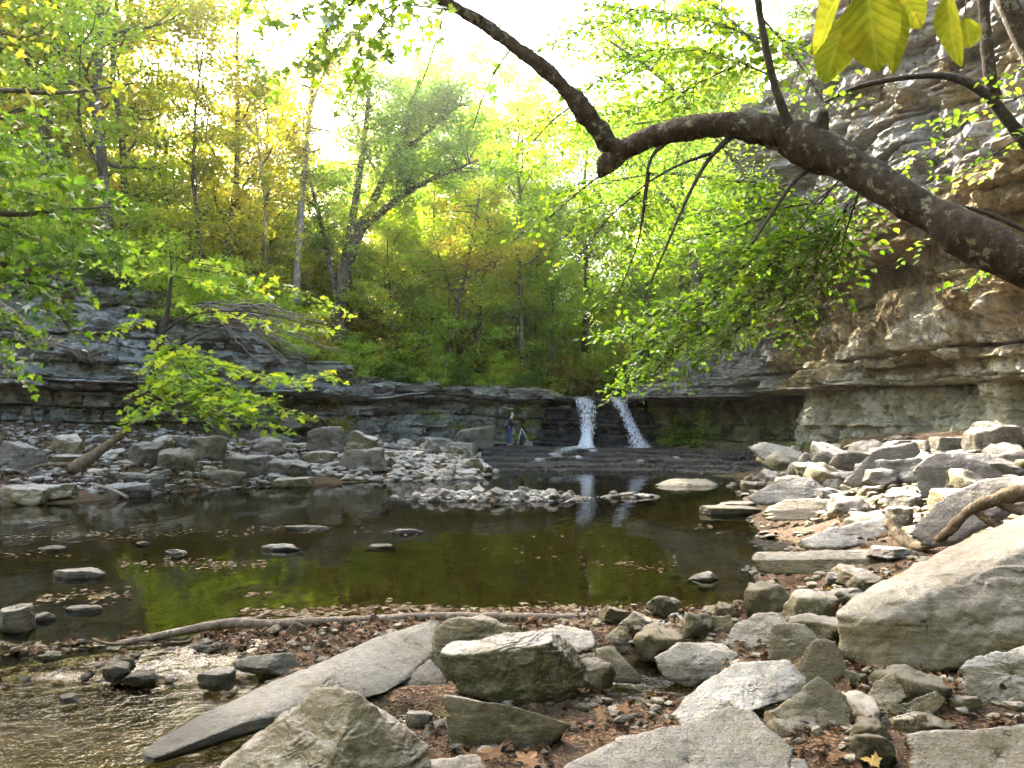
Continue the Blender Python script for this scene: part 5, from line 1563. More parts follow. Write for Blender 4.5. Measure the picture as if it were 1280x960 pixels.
# undergrowth along the rims
def gen_shrub(seed, w, h, nl, ls):
    rng = np.random.default_rng(seed)
    paths, tips = [], []
    for i in range(16):
        az = rng.uniform(0, 6.28); el = R(rng.uniform(15, 85)); L = (w * math.cos(el) * .5 + h * math.sin(el)) * rng.uniform(.6, 1)
        d = np.array([math.cos(az) * math.cos(el), math.sin(az) * math.cos(el), math.sin(el)])
        q = np.linspace(0, 1, 6)
        P = q[:, None] * d * L + np.cumsum(rng.normal(size=(6, 3)) * .05 * L, 0)
        P[:, 2] -= q ** 2 * .1 * L
        paths.append((P, np.linspace(.03, .006, 6)))
        tips += list(P[2:])
        for j in range(3):
            s = rng.integers(2, 6); d2 = rng.normal(size=3); d2[2] *= .3
            Q = P[s] + np.linspace(0, 1, 4)[:, None] * d2 * L * .16
            paths.append((Q, np.linspace(.01, .004, 4))); tips += list(Q[1:])
    tips = np.array(tips)
    k = rng.integers(0, len(tips), nl)
    C = tips[k] + rng.normal(size=(nl, 3)) * np.array([w, w, w * .4]) * .085
    nr = rng.normal(size=(nl, 3)) * .4 + np.array([0, 0, 1.])
    fw = rng.normal(size=(nl, 3)); fw[:, 2] -= .3
    V, F = tube(paths, 5)
    return V, F, (C, nr, fw, ls * rng.uniform(.6, 1.2, nl), np.clip(.5 * rng.uniform(0, 1, nl) + .5 * rng.uniform(0, 1, len(tips))[k], 0, 1))
SP = []
def shrub(name, spec, loc, leafm, label, group):
    V, F, (C, nr, fw, sz, lv) = spec
    o = empty(name, loc)
    link('stem', np_mesh('stem', V, F, True), M['bark_far'], o)
    link('foliage', leaf_mesh('foliage', C, nr, fw, sz, seed=3, lv=lv), M[leafm], o)
    return tag(o, label, 'shrub', group)
for i, (w, h, nl, ls, lm, lb, gp) in enumerate([(4.2, 3.4, 3600, .2, 'leaf_yellow', 'yellow green shrub on the wooded rim behind the cliffs', 'yellow green shrubs of the rim'),
        (4.0, 2.8, 3600, .19, 'leaf_green', 'dark green shrub on the wooded rim behind the cliffs', 'dark green shrubs of the rim'),
        (3.6, 3.0, 2600, .17, 'leaf_gold', 'golden brown shrub on the wooded rim behind the cliffs', 'golden shrubs of the rim'),
        (4.6, 4.2, 4200, .2, 'leaf_bright', 'bright green shrub on the wooded rim behind the cliffs', 'bright green shrubs of the rim')]):
    SP.append(shrub('shrub', gen_shrub(40 + i, w, h, nl, ls), (0, 0, 0), lm, lb, gp))
def place_shrub(k, x, y, s, z=None):
    o = SP[k]
    o = o if not o.get('used') else copy_tree(o)
    o['used'] = 1
    o.location = (x, y, tz(x, y) + 0.05 if z is None else z); o.rotation_euler = (0, 0, rt.uniform(0, 6.28)); o.scale = (s, s, s * rt.uniform(.85, 1.15))
    place_words(o, SL[k], x, y)
    return o
SL = ['yellow green shrub', 'dark green shrub', 'golden brown shrub', 'bright green shrub']
for (u, y, k, s) in [(452, 43.5, 2, .5), (478, 46.4, 3, .8), (500, 47, 1, .8), (528, 47.2, 0, .7), (545, 47.5, 3, .8), (575, 47.3, 3, .8), (600, 47.6, 1, .75), (622, 47, 3, .6), (640, 48, 3, .9), (668, 48.5, 3, .8),
                     (690, 49, 3, .7), (520, 50, 0, 1.), (560, 51, 3, 1.), (610, 51, 0, 1.), (650, 52, 3, 1.), (480, 50, 0, 1.), (440, 47, 3, .9), (455, 51, 0, 1.), (700, 53, 2, .9), (735, 55, 2, .7), (765, 57, 3, .8), (680, 55, 0, 1.1), (720, 60, 3, 1.1),
                     (590, 56, 3, 1.3), (530, 57, 0, 1.3), (630, 60, 3, 1.4), (470, 56, 0, 1.3), (400, 44, 3, .9), (375, 41, 0, .8), (350, 40.5, 3, .8), (395, 50, 0, 1.2), (330, 39, 3, .8), (300, 37.5, 0, .8), (265, 38.5, 3, .8), (310, 44, 3, 1.1), (350, 47, 0, 1.2),
                     (240, 37, 2, .8), (205, 39, 3, .9), (255, 45, 0, 1.1), (170, 35.5, 1, .8), (140, 36.5, 3, .9), (180, 42, 0, 1.1), (100, 34, 1, .7), (70, 35, 3, .9), (20, 35, 1, 1.), (-20, 33, 3, 1.), (40, 40, 0, 1.2), (110, 41, 0, 1.2), (790, 50, 1, .8), (820, 49, 3, .8), (835, 45.5, 3, .7),
                     (860, 43.5, 1, .7), (885, 42.6, 3, .7), (850, 50, 1, 1.1), (905, 43, 1, .8), (780, 62, 0, 1.2), (830, 58, 3, 1.2), (900, 50, 3, 1.2), (560, 63, 3, 1.5), (500, 66, 0, 1.5), (420, 60, 0, 1.5), (350, 58, 0, 1.5), (280, 56, 3, 1.5), (210, 55, 0, 1.4), (140, 52, 0, 1.4), (660, 68, 0, 1.6), (740, 72, 3, 1.6)]:
    place_shrub(k, (u - 640) / FPX * y, y, s * 1.05)

for (x, y, z, k, s) in [(-19, 31.2, 8.4, 3, .8), (-16.5, 32, 7.7, 1, .7), (-14.2, 33, 7.1, 3, .75), (-12.6, 34.4, 6.6, 3, .7), (-11.4, 35.8, 6.1, 0, .6), (-10.6, 37.8, 5.4, 3, .65), (-9.8, 40, 4.9, 0, .55), (-8.4, 42.3, 4.6, 3, .5), (-22.5, 29.8, 9.3, 0, .8),
                        (-6.4, 44.6, 4.3, 1, .5), (-4.6, 45.6, 4.2, 3, .5), (-2.8, 46.2, 4.15, 1, .5), (-1.0, 46.4, 4.1, 3, .5), (0.8, 46.4, 4.05, 1, .45), (-13.2, 32.4, 6.2, 3, .5), (-10.4, 35.6, 5.2, 3, .45)]:
    place_shrub(k, x, y, s, z)

# ------------------------------------------------------------------ near sprays of leaves on twigs
def spray_part(parent, paths, b, seed, leaf, ln, twigs, tw_len, name='foliage', mat='leaf_bright', bark='bark_dark', proto=LEAF6, droop=0.25, r0=0.008, per=9, flatn=0.35, updir=(0, 0, 1), bname='branch', vspread=0.25, lvr=(0, 1)):
    """branches with side twigs carrying alternate leaves, like beech or maple sprays; paths of (u, v, D)"""
    rng = np.random.default_rng(seed)
    tubes, C, NR, FW, LV = [], [], [], [], []
    for pts in paths:
        P = smooth_path([at(*p) for p in pts], 22)
        tubes.append((P - b, np.linspace(r0, r0 * .3, 22)))
        Ltot = np.linalg.norm(P[1:] - P[:-1], axis=1).sum()
        nt = int(twigs * Ltot)
        for i in range(nt):
            s = (i + rng.uniform()) / nt * 0.93 + 0.07
            j = min(20, int(s * 21)); p = P[j]; T = P[j + 1] - P[j]; T /= np.linalg.norm(T)
            side = np.cross(T, (0, 0, 1.0)); side /= (np.linalg.norm(side) + 1e-6)
            sg = -1 if i % 2 else 1
            d = T * rng.uniform(.4, .9) + side * sg * rng.uniform(.6, 1.1) + np.array([0, 0, rng.normal() * vspread])
            d /= np.linalg.norm(d)
            L = tw_len * rng.uniform(.5, 1.15) * (1.1 - .45 * s)
            q = np.linspace(0, 1, 6)
            Q = p + q[:, None] * d * L; Q[:, 2] -= q ** 2 * droop * L
            tubes.append((Q - b, np.linspace(r0 * .35, r0 * .12, 6)))
            pn = np.array(updir, float) + rng.normal(size=3) * flatn * .6
            m = max(3, int(per * L / tw_len))
            for e in range(m):
                w = (e + 1) / m
                c = np.array([np.interp(w, q, Q[:, k]) for k in range(3)])
                tdir = d - np.array([0, 0, 2 * w * droop])
                sd = np.cross(tdir, pn); sd /= (np.linalg.norm(sd) + 1e-6)
                f = tdir * .7 + sd * (1 if e % 2 else -1) * (1.0 if e < m - 1 else 0) + rng.normal(size=3) * .18
                f[2] -= .18
                C.append(c); FW.append(f); NR.append(pn + rng.normal(size=3) * flatn); LV.append(rng.uniform(*lvr))
    C = np.array(C) - b; n = len(C)
    V, F = tube(tubes, 5, 0, 0)
    link(bname, np_mesh(bname, V, F, True), M[bark], parent)
    me = leaf_mesh(name, C, np.array(NR), np.array(FW), leaf * rng.uniform(.6, 1.2, n), proto=proto, seed=seed, lv=np.array(LV), curl=.08)
    link(name, me, M[mat], parent)
    return n

# ---- the leaning tree that arches over the pool
b = at(1420, 425, 5.0)
lt = empty('leaning_tree', tuple(b))
tag(lt, 'leaning tree with a lichen spotted trunk arching over the pool from the right', 'tree')
def limb(name, pts, parent, rough=0.09, sides=28, n=70, seed=1, mat='bark_near'):
    P = smooth_path([np.append(at(p[0], p[1], p[2]), p[3] * .82 / FPX * p[2]) for p in pts], n)
    V, F = tube([(P[:, :3] - b, P[:, 3])], sides, rough, seed)
    return link(name, np_mesh(name, V, F, True), M[mat], parent)
limb('trunk', [(1700, 820, 4.7, 88), (1672, 740, 4.7, 66), (1630, 640, 4.75, 58), (1550, 530, 4.8, 52), (1440, 440, 4.9, 39), (1330, 352, 5.1, 35), (1240, 312, 5.3, 30.5), (1150, 262, 5.55, 27), (1070, 212, 5.8, 25), (1010, 182, 6.0, 29), (985, 170, 6.05, 25)], lt, 0.17, 48, 230, 3)
limb('limb', [(1020, 190, 6.0, 20), (975, 166, 6.05, 25), (930, 158, 6.15, 22), (870, 157, 6.3, 19), (820, 168, 6.4, 17), (785, 184, 6.5, 16), (760, 203, 6.55, 15), (752, 216, 6.55, 9), (750, 222, 6.55, 2)], lt, 0.18, 40, 150, 7)
limb('limb', [(790, 185, 6.5, 9), (768, 190, 6.5, 16), (748, 165, 6.5, 15), (722, 128, 6.45, 13.5), (700, 104, 6.4, 12), (665, 74, 6.35, 11), (620, 40, 6.3, 9.5), (575, 12, 6.2, 8.5), (520, -15, 6.1, 7), (440, -50, 6.0, 5)], lt, 0.2, 30, 150, 9)
limb('branch', [(1005, 195, 6.0, 14), (982, 150, 5.95, 7), (966, 100, 5.9, 6), (955, 50, 5.85, 5.5), (944, -20, 5.8, 5)], lt, .1, 12, 50, 11, 'bark_dark')
limb('branch', [(1022, 176, 6.0, 14), (1028, 150, 5.9, 10), (1030, 138, 5.85, 6)], lt, .15, 12, 20, 12, 'bark_dark')
limb('branch', [(912, 172, 6.2, 5), (888, 195, 6.1, 3.5), (868, 228, 6.0, 2.6), (848, 272, 5.95, 2.2), (828, 320, 5.9, 1.8), (812, 356, 5.85, 1.1)], lt, .05, 8, 40, 13, 'bark_dark')
limb('branch', [(888, 192, 6.1, 3), (850, 205, 6.0, 2), (818, 222, 5.9, 1.6), (790, 244, 5.9, 1)], lt, .05, 8, 30, 14, 'bark_dark')
limb('branch', [(830, 180, 6.4, 4), (812, 196, 6.3, 2.4), (806, 240, 6.3, 1.8), (800, 290, 6.2, 1.2)], lt, .05, 8, 30, 15, 'bark_dark')
limb('branch', [(1010, 212, 6.0, 5), (992, 226, 5.9, 3.4), (968, 262, 5.9, 2.6), (940, 305, 5.8, 1.8)], lt, .05, 8, 30, 16, 'bark_dark')
# leaf sprays hanging from it (bright green, right of centre)
SPR = [
 [(1050, 225, 6.2), (1010, 262, 6.6), (965, 300, 7.0), (915, 345, 7.4), (868, 385, 7.7), (820, 425, 8.0)],
 [(1040, 235, 6.0), (1005, 280, 6.4), (960, 335, 6.8), (920, 385, 7.1), (880, 430, 7.4)],
 [(1010, 255, 6.2), (960, 262, 6.6), (915, 258, 7.0), (870, 268, 7.4)],
 [(1080, 245, 6.0), (1045, 275, 6.2), (1000, 300, 6.5), (955, 308, 6.8), (905, 315, 7.2), (850, 330, 7.6)],
 [(1020, 300, 6.4), (995, 345, 6.7), (975, 385, 7.0), (955, 415, 7.2)],
 [(900, 350, 7.4), (860, 370, 7.8), (830, 405, 8.0), (795, 452, 8.3), (780, 485, 8.5)],
 [(1050, 290, 6.2), (1030, 330, 6.4), (1020, 372, 6.5)],
 [(880, 380, 7.3), (840, 395, 7.6), (800, 405, 8.0), (750, 420, 8.4)],
 [(990, 240, 6.3), (940, 225, 6.6), (900, 232, 6.9)],
]
SPR += [[(1075, 235, 5.9), (1060, 280, 6.1), (1050, 320, 6.3), (1040, 360, 6.4)], [(980, 300, 6.8), (930, 330, 7.1), (890, 375, 7.4), (850, 430, 7.7), (820, 470, 7.9)], [(1000, 290, 6.6), (960, 350, 6.9), (930, 400, 7.1), (900, 440, 7.3)], [(960, 270, 6.8), (900, 290, 7.2), (850, 300, 7.6), (800, 330, 8)],
 [(1060, 255, 6.1), (1035, 300, 6.3), (1010, 350, 6.5), (990, 400, 6.6)]]
SPR += [[(905, 400, 7.3), (860, 425, 7.6), (815, 455, 7.9), (770, 488, 8.2)], [(960, 380, 7.0), (920, 415, 7.2), (870, 455, 7.5), (845, 475, 7.6)], [(1000, 330, 6.6), (985, 380, 6.7), (1000, 420, 6.7)]]
spray_part(lt, SPR, b, 21, .074, 0, 33.0, .42, mat='leaf_near', per=9, droop=.2)
SPR = [
 [(965, 95, 5.9), (925, 78, 6.4), (880, 62, 6.8), (830, 60, 7.4), (770, 72, 8.0)],
 [(955, 50, 5.9), (900, 30, 6.5), (850, 18, 7.0), (790, 12, 7.6), (740, 5, 8.2)],
 [(920, 82, 6.3), (880, 100, 6.7), (830, 128, 7.2), (780, 140, 7.8), (725, 150, 8.4)],
 [(960, 70, 5.9), (930, 40, 6.4), (880, -5, 7.0), (820, -30, 7.5)],
 [(890, 60, 6.6), (870, 100, 6.9), (860, 135, 7.2), (845, 150, 7.4)],
 [(830, 60, 7.4), (790, 90, 7.8), (750, 110, 8.2), (700, 120, 8.6)],
 [(790, 12, 7.6), (760, 35, 8.0), (720, 45, 8.4), (690, 60, 8.8)],
 [(955, 25, 5.9), (985, 60, 6.3), (1010, 95, 6.6), (1030, 130, 6.8)],
 [(800, 240, 6.2), (770, 262, 6.6), (745, 292, 7.0), (720, 330, 7.4)],
 [(752, 218, 6.5), (728, 236, 6.8), (700, 260, 7.2), (670, 290, 7.6)],
 [(812, 215, 6.3), (800, 300, 6.6), (780, 350, 6.9), (765, 390, 7.2)],
 [(722, 128, 6.4), (690, 150, 6.8), (660, 185, 7.2), (650, 220, 7.5)],
]
spray_part(lt, SPR, b, 22, .070, 0, 25, .52, mat='leaf_near', per=9, droop=.25)
SPR = [
 [(575, 12, 6.2), (540, 10, 6.0), (500, 5, 5.8), (460, 20, 5.6), (430, 45, 5.5), (410, 80, 5.4)],
 [(520, -15, 6.1), (470, -20, 5.8), (420, -5, 5.6), (370, 15, 5.4), (325, 40, 5.3)],
 [(470, -20, 5.8), (430, 10, 5.6), (395, 55, 5.5), (370, 85, 5.4), (345, 95, 5.3)],
 [(500, 5, 5.8), (470, 40, 5.7), (455, 80, 5.6), (432, 115, 5.5)],
 [(440, -50, 6.), (380, -40, 5.7), (330, -15, 5.4), (310, 5, 5.3)],
]
spray_part(lt, SPR, b, 23, .085, 0, 15, .32, mat='leaf_green', per=8, droop=.5, proto=LEAFM, flatn=.6)
SPR = [
 [(640, 60, 6.35), (620, 85, 6.2), (600, 130, 6.1), (590, 165, 6.0)],
 [(620, 40, 6.3), (640, 12, 6.2), (660, -5, 6.1)],
 [(560, 5, 6.2), (545, 50, 6.1), (530, 100, 6.0), (512, 130, 6.0)],
]
spray_part(lt, SPR, b, 24, .085, 0, 5, .2, mat='leaf_blue', per=4, droop=.5, proto=LEAFM, flatn=.6)

# ---- tree at the right edge whose dark limbs cross the rock
b = at(1300, 330, 6.5)
rt_ = empty('tree', tuple(b))
tag(rt_, 'dark limbed tree at the right edge with thin sprays across the cliff', 'tree')
limb('limb', [(1500, 760, 6.9, 34), (1480, 600, 6.8, 24), (1430, 420, 6.7, 17), (1330, 250, 6.6, 12), (1270, 160, 6.6, 9), (1225, 108, 6.6, 7), (1180, 92, 6.7, 5), (1120, 98, 6.8, 4), (1070, 108, 6.9, 4), (1030, 128, 7.0, 2)], rt_, .12, 14, 60, 31, 'bark_dark')
limb('limb', [(1228, -20, 6.6, 8), (1232, 40, 6.6, 8), (1236, 90, 6.6, 9), (1245, 125, 6.6, 9)], rt_, .12, 14, 30, 32, 'bark_near')
limb('limb', [(1248, -20, 8.0, 14), (1262, 10, 8.0, 14), (1290, 70, 8.0, 15), (1330, 140, 8, 16), (1410, 300, 8, 20), (1450, 500, 8, 24), (1465, 720, 8, 32)], rt_, .08, 16, 30, 33, 'bark_near')
limb('branch', [(1400, 340, 6.2, 6), (1290, 292, 6.4, 4.5), (1240, 268, 6.5, 3.4), (1205, 258, 6.6, 2.4), (1180, 258, 6.7, 1.5)], rt_, .12, 9, 40, 34, 'bark_dark')
SPR = [
 [(1300, 110, 6.4), (1260, 128, 6.6), (1225, 140, 6.8), (1190, 148, 7.0), (1165, 160, 7.2)],
 [(1310, 150, 6.4), (1270, 175, 6.5), (1230, 200, 6.7), (1195, 222, 6.9), (1160, 235, 7.1), (1130, 262, 7.2)],
 [(1300, 70, 6.4), (1270, 90, 6.5), (1245, 105, 6.6)],
 [(1210, 150, 6.8), (1180, 180, 7.0), (1150, 200, 7.2), (1120, 215, 7.4)],
 [(1205, 256, 6.5), (1180, 285, 6.6), (1150, 305, 6.7), (1125, 325, 6.8)],
 [(1290, 292, 6.4), (1260, 320, 6.4), (1225, 345, 6.5), (1190, 360, 6.6)],
 [(1110, 215, 6.6), (1090, 250, 6.7), (1060, 290, 6.8), (1045, 330, 6.9)],
]
spray_part(rt_, SPR, b, 35, .070, 0, 12, .28, mat='leaf_near', per=8, droop=.2)

# ---- big translucent leaves hanging close to the camera, top right
b = at(1120, -70, 1.05)
ns = empty('leaf_spray', tuple(b))
tag(ns, 'twig of large yellow green toothed leaves hanging close at the top right', 'leaf spray')
V, F = tube([(smooth_path([at(980, -60, 1.1), at(1060, -40, 1.07), at(1130, -45, 1.05), at(1240, -80, 1.02), at(1600, -260, 1.6), at(1900, -330, 2.8), at(1720, -260, 5.0), at(1290, -10, 7.9)], 60) - b, np.linspace(.0016, .012, 60))], 8)
link('twig', np_mesh('twig', V, F, True), M['bark_far'], ns)
def nearleaf(base, tip, width, turn, seed, fold=.25):
    """a toothed oval leaf with a raised midrib and side veins; base and tip are (u, v, D)"""
    A, B = at(*base), at(*tip)
    ax = B - A; L = np.linalg.norm(ax); ax /= L
    view = (A + B) / 2 - np.array([0, 0, CAM_Z]); view /= np.linalg.norm(view)
    sd = np.cross(ax, view); sd /= np.linalg.norm(sd)
    nr = np.cross(sd, ax)
    ca, sa = math.cos(turn), math.sin(turn)
    sd, nr = sd * ca + nr * sa, nr * ca - sd * sa
    n, m = 61, 25
    t = np.linspace(0, 1, n); w = np.linspace(-1, 1, m)
    prof = np.sin(np.pi * np.clip(t, 0, 1) ** 0.80) ** 0.72 * (1 - .12 * t)
    tooth = 1 + .075 * (1 - (t * 17 % 1)) * (t > .06) * (t < .97)
    rng = np.random.default_rng(seed)
    T, W = np.meshgrid(t, w, indexing='ij')
    hw = width * prof[:, None] * np.where(np.abs(W) > .9, tooth[:, None], 1)
    # side veins sweep forward
    T2 = np.clip(T + .10 * np.abs(W) * (1 - T), 0, 1)
    vein = np.abs(((T * 8.5 - np.abs(W) * 1.1) % 1) - .5)
    zz = fold * np.abs(W) * hw + .012 * L * np.sin(T * 5 + seed) - .12 * L * T ** 2 + .004 * L * np.cos(vein * 2 * np.pi) * (np.abs(W) > .05) + .02 * L * fbm(np.stack([T.ravel() * 3, W.ravel() * 1.5, T.ravel() * 0], 1), 2, seed).reshape(T.shape)
    P = A + T2[..., None] * L * ax + (W * hw)[..., None] * sd + zz[..., None] * nr - b
    idx = np.arange(n * m).reshape(n, m)
    F = np.stack([idx[:-1, :-1].ravel(), idx[1:, :-1].ravel(), idx[1:, 1:].ravel(), idx[:-1, 1:].ravel()], 1)
    ve = np.maximum(np.exp(-(np.abs(W) * m * .5 / 1.0) ** 2), .7 * np.exp(-((.5 - vein) / .09) ** 2))
    o = link('leaf', np_mesh('leaf', P.reshape(-1, 3), F, True, {'vein': ve.ravel(), 'rim': np.abs(W).ravel()}), M['near_leaf'], ns)
    top = at(base[0] + rng.uniform(-8, 8), -48, 1.06)
    Vv, Ff = tube([(smooth_path([top, (top + A) / 2 + np.array([.003, 0, 0]), A], 8) - b, np.full(8, .0009))], 6)
    link('leaf_stalk', np_mesh('leaf_stalk', Vv, Ff, True), M['bark_far'], ns)
t = NT('near_leaf')
c = t.coord('Object')
v = t.noise(c, 26, 5, .65)
col = t.ramp(v, [(.3, (.07, .11, .008)), (.5, (.15, .18, .012)), (.72, (.26, .24, .02))])
col = t.mix(t.rmp(t.noise(c, 60, 3), .70, .73), col, (.11, .045, .015))
col = t.mix(t.math('MULTIPLY', t.attr('vein'), .4), col, (.34, .38, .07))
d = t.n('ShaderNodeBsdfDiffuse'); t.l(col, d.inputs[0])
tr = t.n('ShaderNodeBsdfTranslucent'); t.l(t.mix(.25, col, (.5, .5, .02)), tr.inputs[0])
mx = t.n('ShaderNodeMixShader'); mx.inputs[0].default_value = .55
t.l(d.outputs[0], mx.inputs[1]); t.l(tr.outputs[0], mx.inputs[2]); t.l(mx.outputs[0], t.out.inputs[0])
M['near_leaf'] = t.m
nearleaf((1068, -30, 1.06), (998, 68, 1.02), .030, .9, 1)
nearleaf((1062, 5, 1.08), (1030, 116, 1.05), .028, -.2, 2)
nearleaf((1082, -28, 1.05), (1096, 98, 1.02), .036, .1, 3)
nearleaf((1110, -40, 1.09), (1150, 40, 1.08), .028, .3, 4)
nearleaf((1112, -10, 1.07), (1124, 96, 1.06), .020, -.5, 5)
nearleaf((1186, -15, 1.04), (1190, 92, 1.03), .021, .7, 6)
nearleaf((1206, 18, 1.06), (1212, 64, 1.05), .018, .2, 7)

# ---- near tree at the left edge
b = at(-60, 520, 8.0)
lf = empty('tree', tuple(b))
tag(lf, 'leafy tree reaching in from the left edge over the bank', 'tree')
limb('trunk', [(-230, 900, 7.4, 60), (-210, 520, 7.6, 42), (-200, 200, 7.8, 34), (-190, -60, 8.0, 26)], lf, .08, 14, 40, 41, 'bark_far')
limb('limb', [(-195, 200, 7.8, 14), (-130, 160, 7.8, 10), (-60, 130, 7.6, 7), (5, 110, 7.5, 4), (60, 118, 7.5, 3), (120, 112, 7.5, 2), (168, 104, 7.5, 1)], lf, .06, 8, 40, 42, 'bark_far')
limb('limb', [(-195, 260, 7.8, 14), (-110, 250, 7.7, 9), (-40, 262, 7.5, 6), (20, 270, 7.4, 4), (80, 262, 7.4, 2.5), (150, 258, 7.4, 1.2)], lf, .06, 8, 40, 43, 'bark_far')
limb('limb', [(-200, 420, 7.6, 14), (-110, 370, 7.5, 9), (-30, 350, 7.2, 6), (40, 350, 7.0, 3), (100, 370, 7., 1.5)], lf, .06, 8, 40, 44, 'bark_far')
SPR = [
 [(-80, 250, 7.6), (-20, 235, 7.4), (40, 240, 7.2), (90, 262, 7.1), (125, 290, 7.0)],
 [(-80, 250, 7.5), (-20, 270, 7.2), (30, 295, 7.0), (70, 330, 6.9), (100, 370, 6.8)],
 [(-90, 340, 7.4), (-30, 330, 7.1), (20, 345, 6.9), (60, 375, 6.8), (85, 410, 6.7)],
 [(-90, 360, 7.3), (-40, 370, 7.0), (0, 395, 6.8), (30, 430, 6.7)],
 [(-80, 180, 7.6), (-20, 165, 7.4), (40, 180, 7.3), (85, 205, 7.2)],
 [(-90, 240, 7.4), (-30, 215, 7.2), (10, 205, 7.1), (70, 215, 7.0), (140, 240, 6.9)],
 [(-60, 290, 7.2), (0, 310, 7.0), (60, 300, 6.9), (110, 315, 6.8), (150, 300, 6.7)],
 [(-90, 400, 7.3), (-50, 420, 7.1), (-15, 440, 7.0), (10, 455, 6.9)],
 [(-80, 200, 7.8), (-10, 190, 7.6), (30, 150, 7.5), (60, 145, 7.4)],
]
spray_part(lf, SPR, b, 45, .085, 0, 30, .42, mat='leaf_green', per=8, droop=.35, proto=LEAFM, flatn=.5, lvr=(.2, 1))
SPR = [
 [(-60, 60, 7.8), (0, 40, 7.6), (40, 50, 7.5), (70, 20, 7.4)],
 [(-60, 20, 7.8), (-10, 5, 7.6), (30, -10, 7.5), (60, -20, 7.5)],
 [(-60, 130, 7.6), (5, 110, 7.5), (60, 118, 7.5), (120, 112, 7.5), (168, 104, 7.5)],
]
spray_part(lf, SPR, b, 46, .09, 0, 9, .35, mat='leaf_yellow', per=6, droop=.3, proto=LEAFM, flatn=.6)

# ---- sapling on the left bank with layered sprays and its dead arching branches
b = at(180, 512, 26.0); b[2] = tz(b[0], b[1]) - .1
sp_ = empty('sapling', tuple(b))
tag(sp_, 'dark stemmed sapling with layered light green leaves on the left bank', 'tree')
def limb2(name, pts, parent, mat='bark_dark', sides=10, n=40, seed=1, rough=.08):
    return limb(name, pts, parent, rough, sides, n, seed, mat)
limb2('trunk', [(182, 520, 26, 5.2), (188, 480, 26, 4.8), (198, 440, 26, 4.4), (208, 400, 26, 3.8), (213, 360, 26, 2.6), (215, 335, 26, 1.6), (211, 312, 26, .6)], sp_, seed=51)
limb2('branch', [(196, 450, 26, 3), (225, 430, 25.6, 2.2), (255, 415, 25.2, 1.6), (285, 405, 25, 1)], sp_, seed=52)
limb2('branch', [(205, 415, 26, 2.6), (230, 395, 25.5, 2), (275, 388, 25, 1.6), (330, 390, 24.6, 1.2), (380, 405, 24.4, .8)], sp_, seed=53)
SPR = [
 [(195, 445, 26), (215, 480, 24.5), (235, 500, 23.8), (255, 515, 23.2), (285, 532, 23)],
 [(195, 440, 26), (250, 470, 24.5), (300, 490, 24), (345, 505, 23.6), (385, 525, 23.4)],
 [(195, 450, 26), (195, 490, 24.5), (185, 510, 23.5), (165, 530, 23)],
 [(200, 430, 26), (260, 450, 24.8), (320, 470, 24.2), (380, 478, 24), (420, 470, 24)],
 [(205, 415, 26), (250, 490, 23.6), (300, 520, 23), (350, 535, 22.8)],
 [(210, 470, 25), (260, 500, 23.5), (310, 508, 23.2), (330, 515, 23)],
]
spray_part(sp_, SPR, b, 54, .24, 0, 7.0, 1.0, mat='leaf_bright', per=9, droop=.18, proto=LEAFM, r0=.02, flatn=.4)
SPR = [
 [(212, 340, 26), (180, 345, 25.6), (150, 340, 25.2), (120, 330, 25)],
 [(212, 345, 26), (250, 350, 25.6), (290, 360, 25.2), (340, 372, 25)],
 [(210, 380, 26), (250, 385, 25.6), (300, 395, 25.2), (360, 405, 25), (420, 415, 24.8)],
 [(212, 320, 26), (250, 330, 26), (300, 338, 26), (350, 355, 26), (400, 372, 26), (440, 395, 26)],
 [(205, 410, 26), (170, 400, 25.4), (150, 410, 25), (130, 420, 24.8)],
 [(212, 300, 26), (190, 320, 25.6), (165, 322, 25.2)],
]
spray_part(sp_, SPR, b, 55, .22, 0, 5, .9, mat='leaf_bright', per=7, droop=.2, proto=LEAFM, r0=.018, flatn=.45)

# dead brush arching over the left ledge
b = at(330, 420, 33.0)
db = empty('dead_brush', tuple(b))
tag(db, 'tangle of bare grey fallen branches draped over the left ledge', 'dead branches')
rng = np.random.default_rng(9)
paths = []
for i in range(46):
    u0, v0 = rng.uniform(238, 300), rng.uniform(380, 408)
    u1 = u0 + rng.uniform(60, 170); v1 = v0 + rng.uniform(10, 70)
    pts = [at(u0, v0, 32), at((u0 * 2 + u1) / 3, v0 - rng.uniform(-8, 14), 31.5), at((u0 + 2 * u1) / 3, (v0 + v1) / 2 + rng.uniform(-12, 6), 31), at(u1, v1, 30.6)]
    P = smooth_path(pts, 12) + np.cumsum(rng.normal(size=(12, 3)) * .035, 0)
    paths.append((P - b, np.linspace(rng.uniform(.02, .05), .008, 12)))
V, F = tube(paths, 6, .05, 2)
link('branch', np_mesh('branch', V, F, True), M['driftwood'], db)
b = at(60, 420, 26)
rng = np.random.default_rng(19)
paths = []
for i in range(9):
    P = smooth_path([at(0 + i * 3, 375 + i * 6, 24), at(25 + i * 6, 395 + i * 5, 24), at(50 + i * 9, 435, 24), at(80 + i * 5, 425 + i * 5, 24)], 14) + np.cumsum(rng.normal(size=(14, 3)) * .03, 0)
    paths.append((P - b, np.linspace(.025, .008, 14)))
V, F = tube(paths, 6, .05, 2)
o = link('dead_branch', np_mesh('dead_branch', V, F, True), M['driftwood'], None, tuple(b))
tag(o, 'bare pale drooping twigs below the leafy left edge tree', 'dead branch')

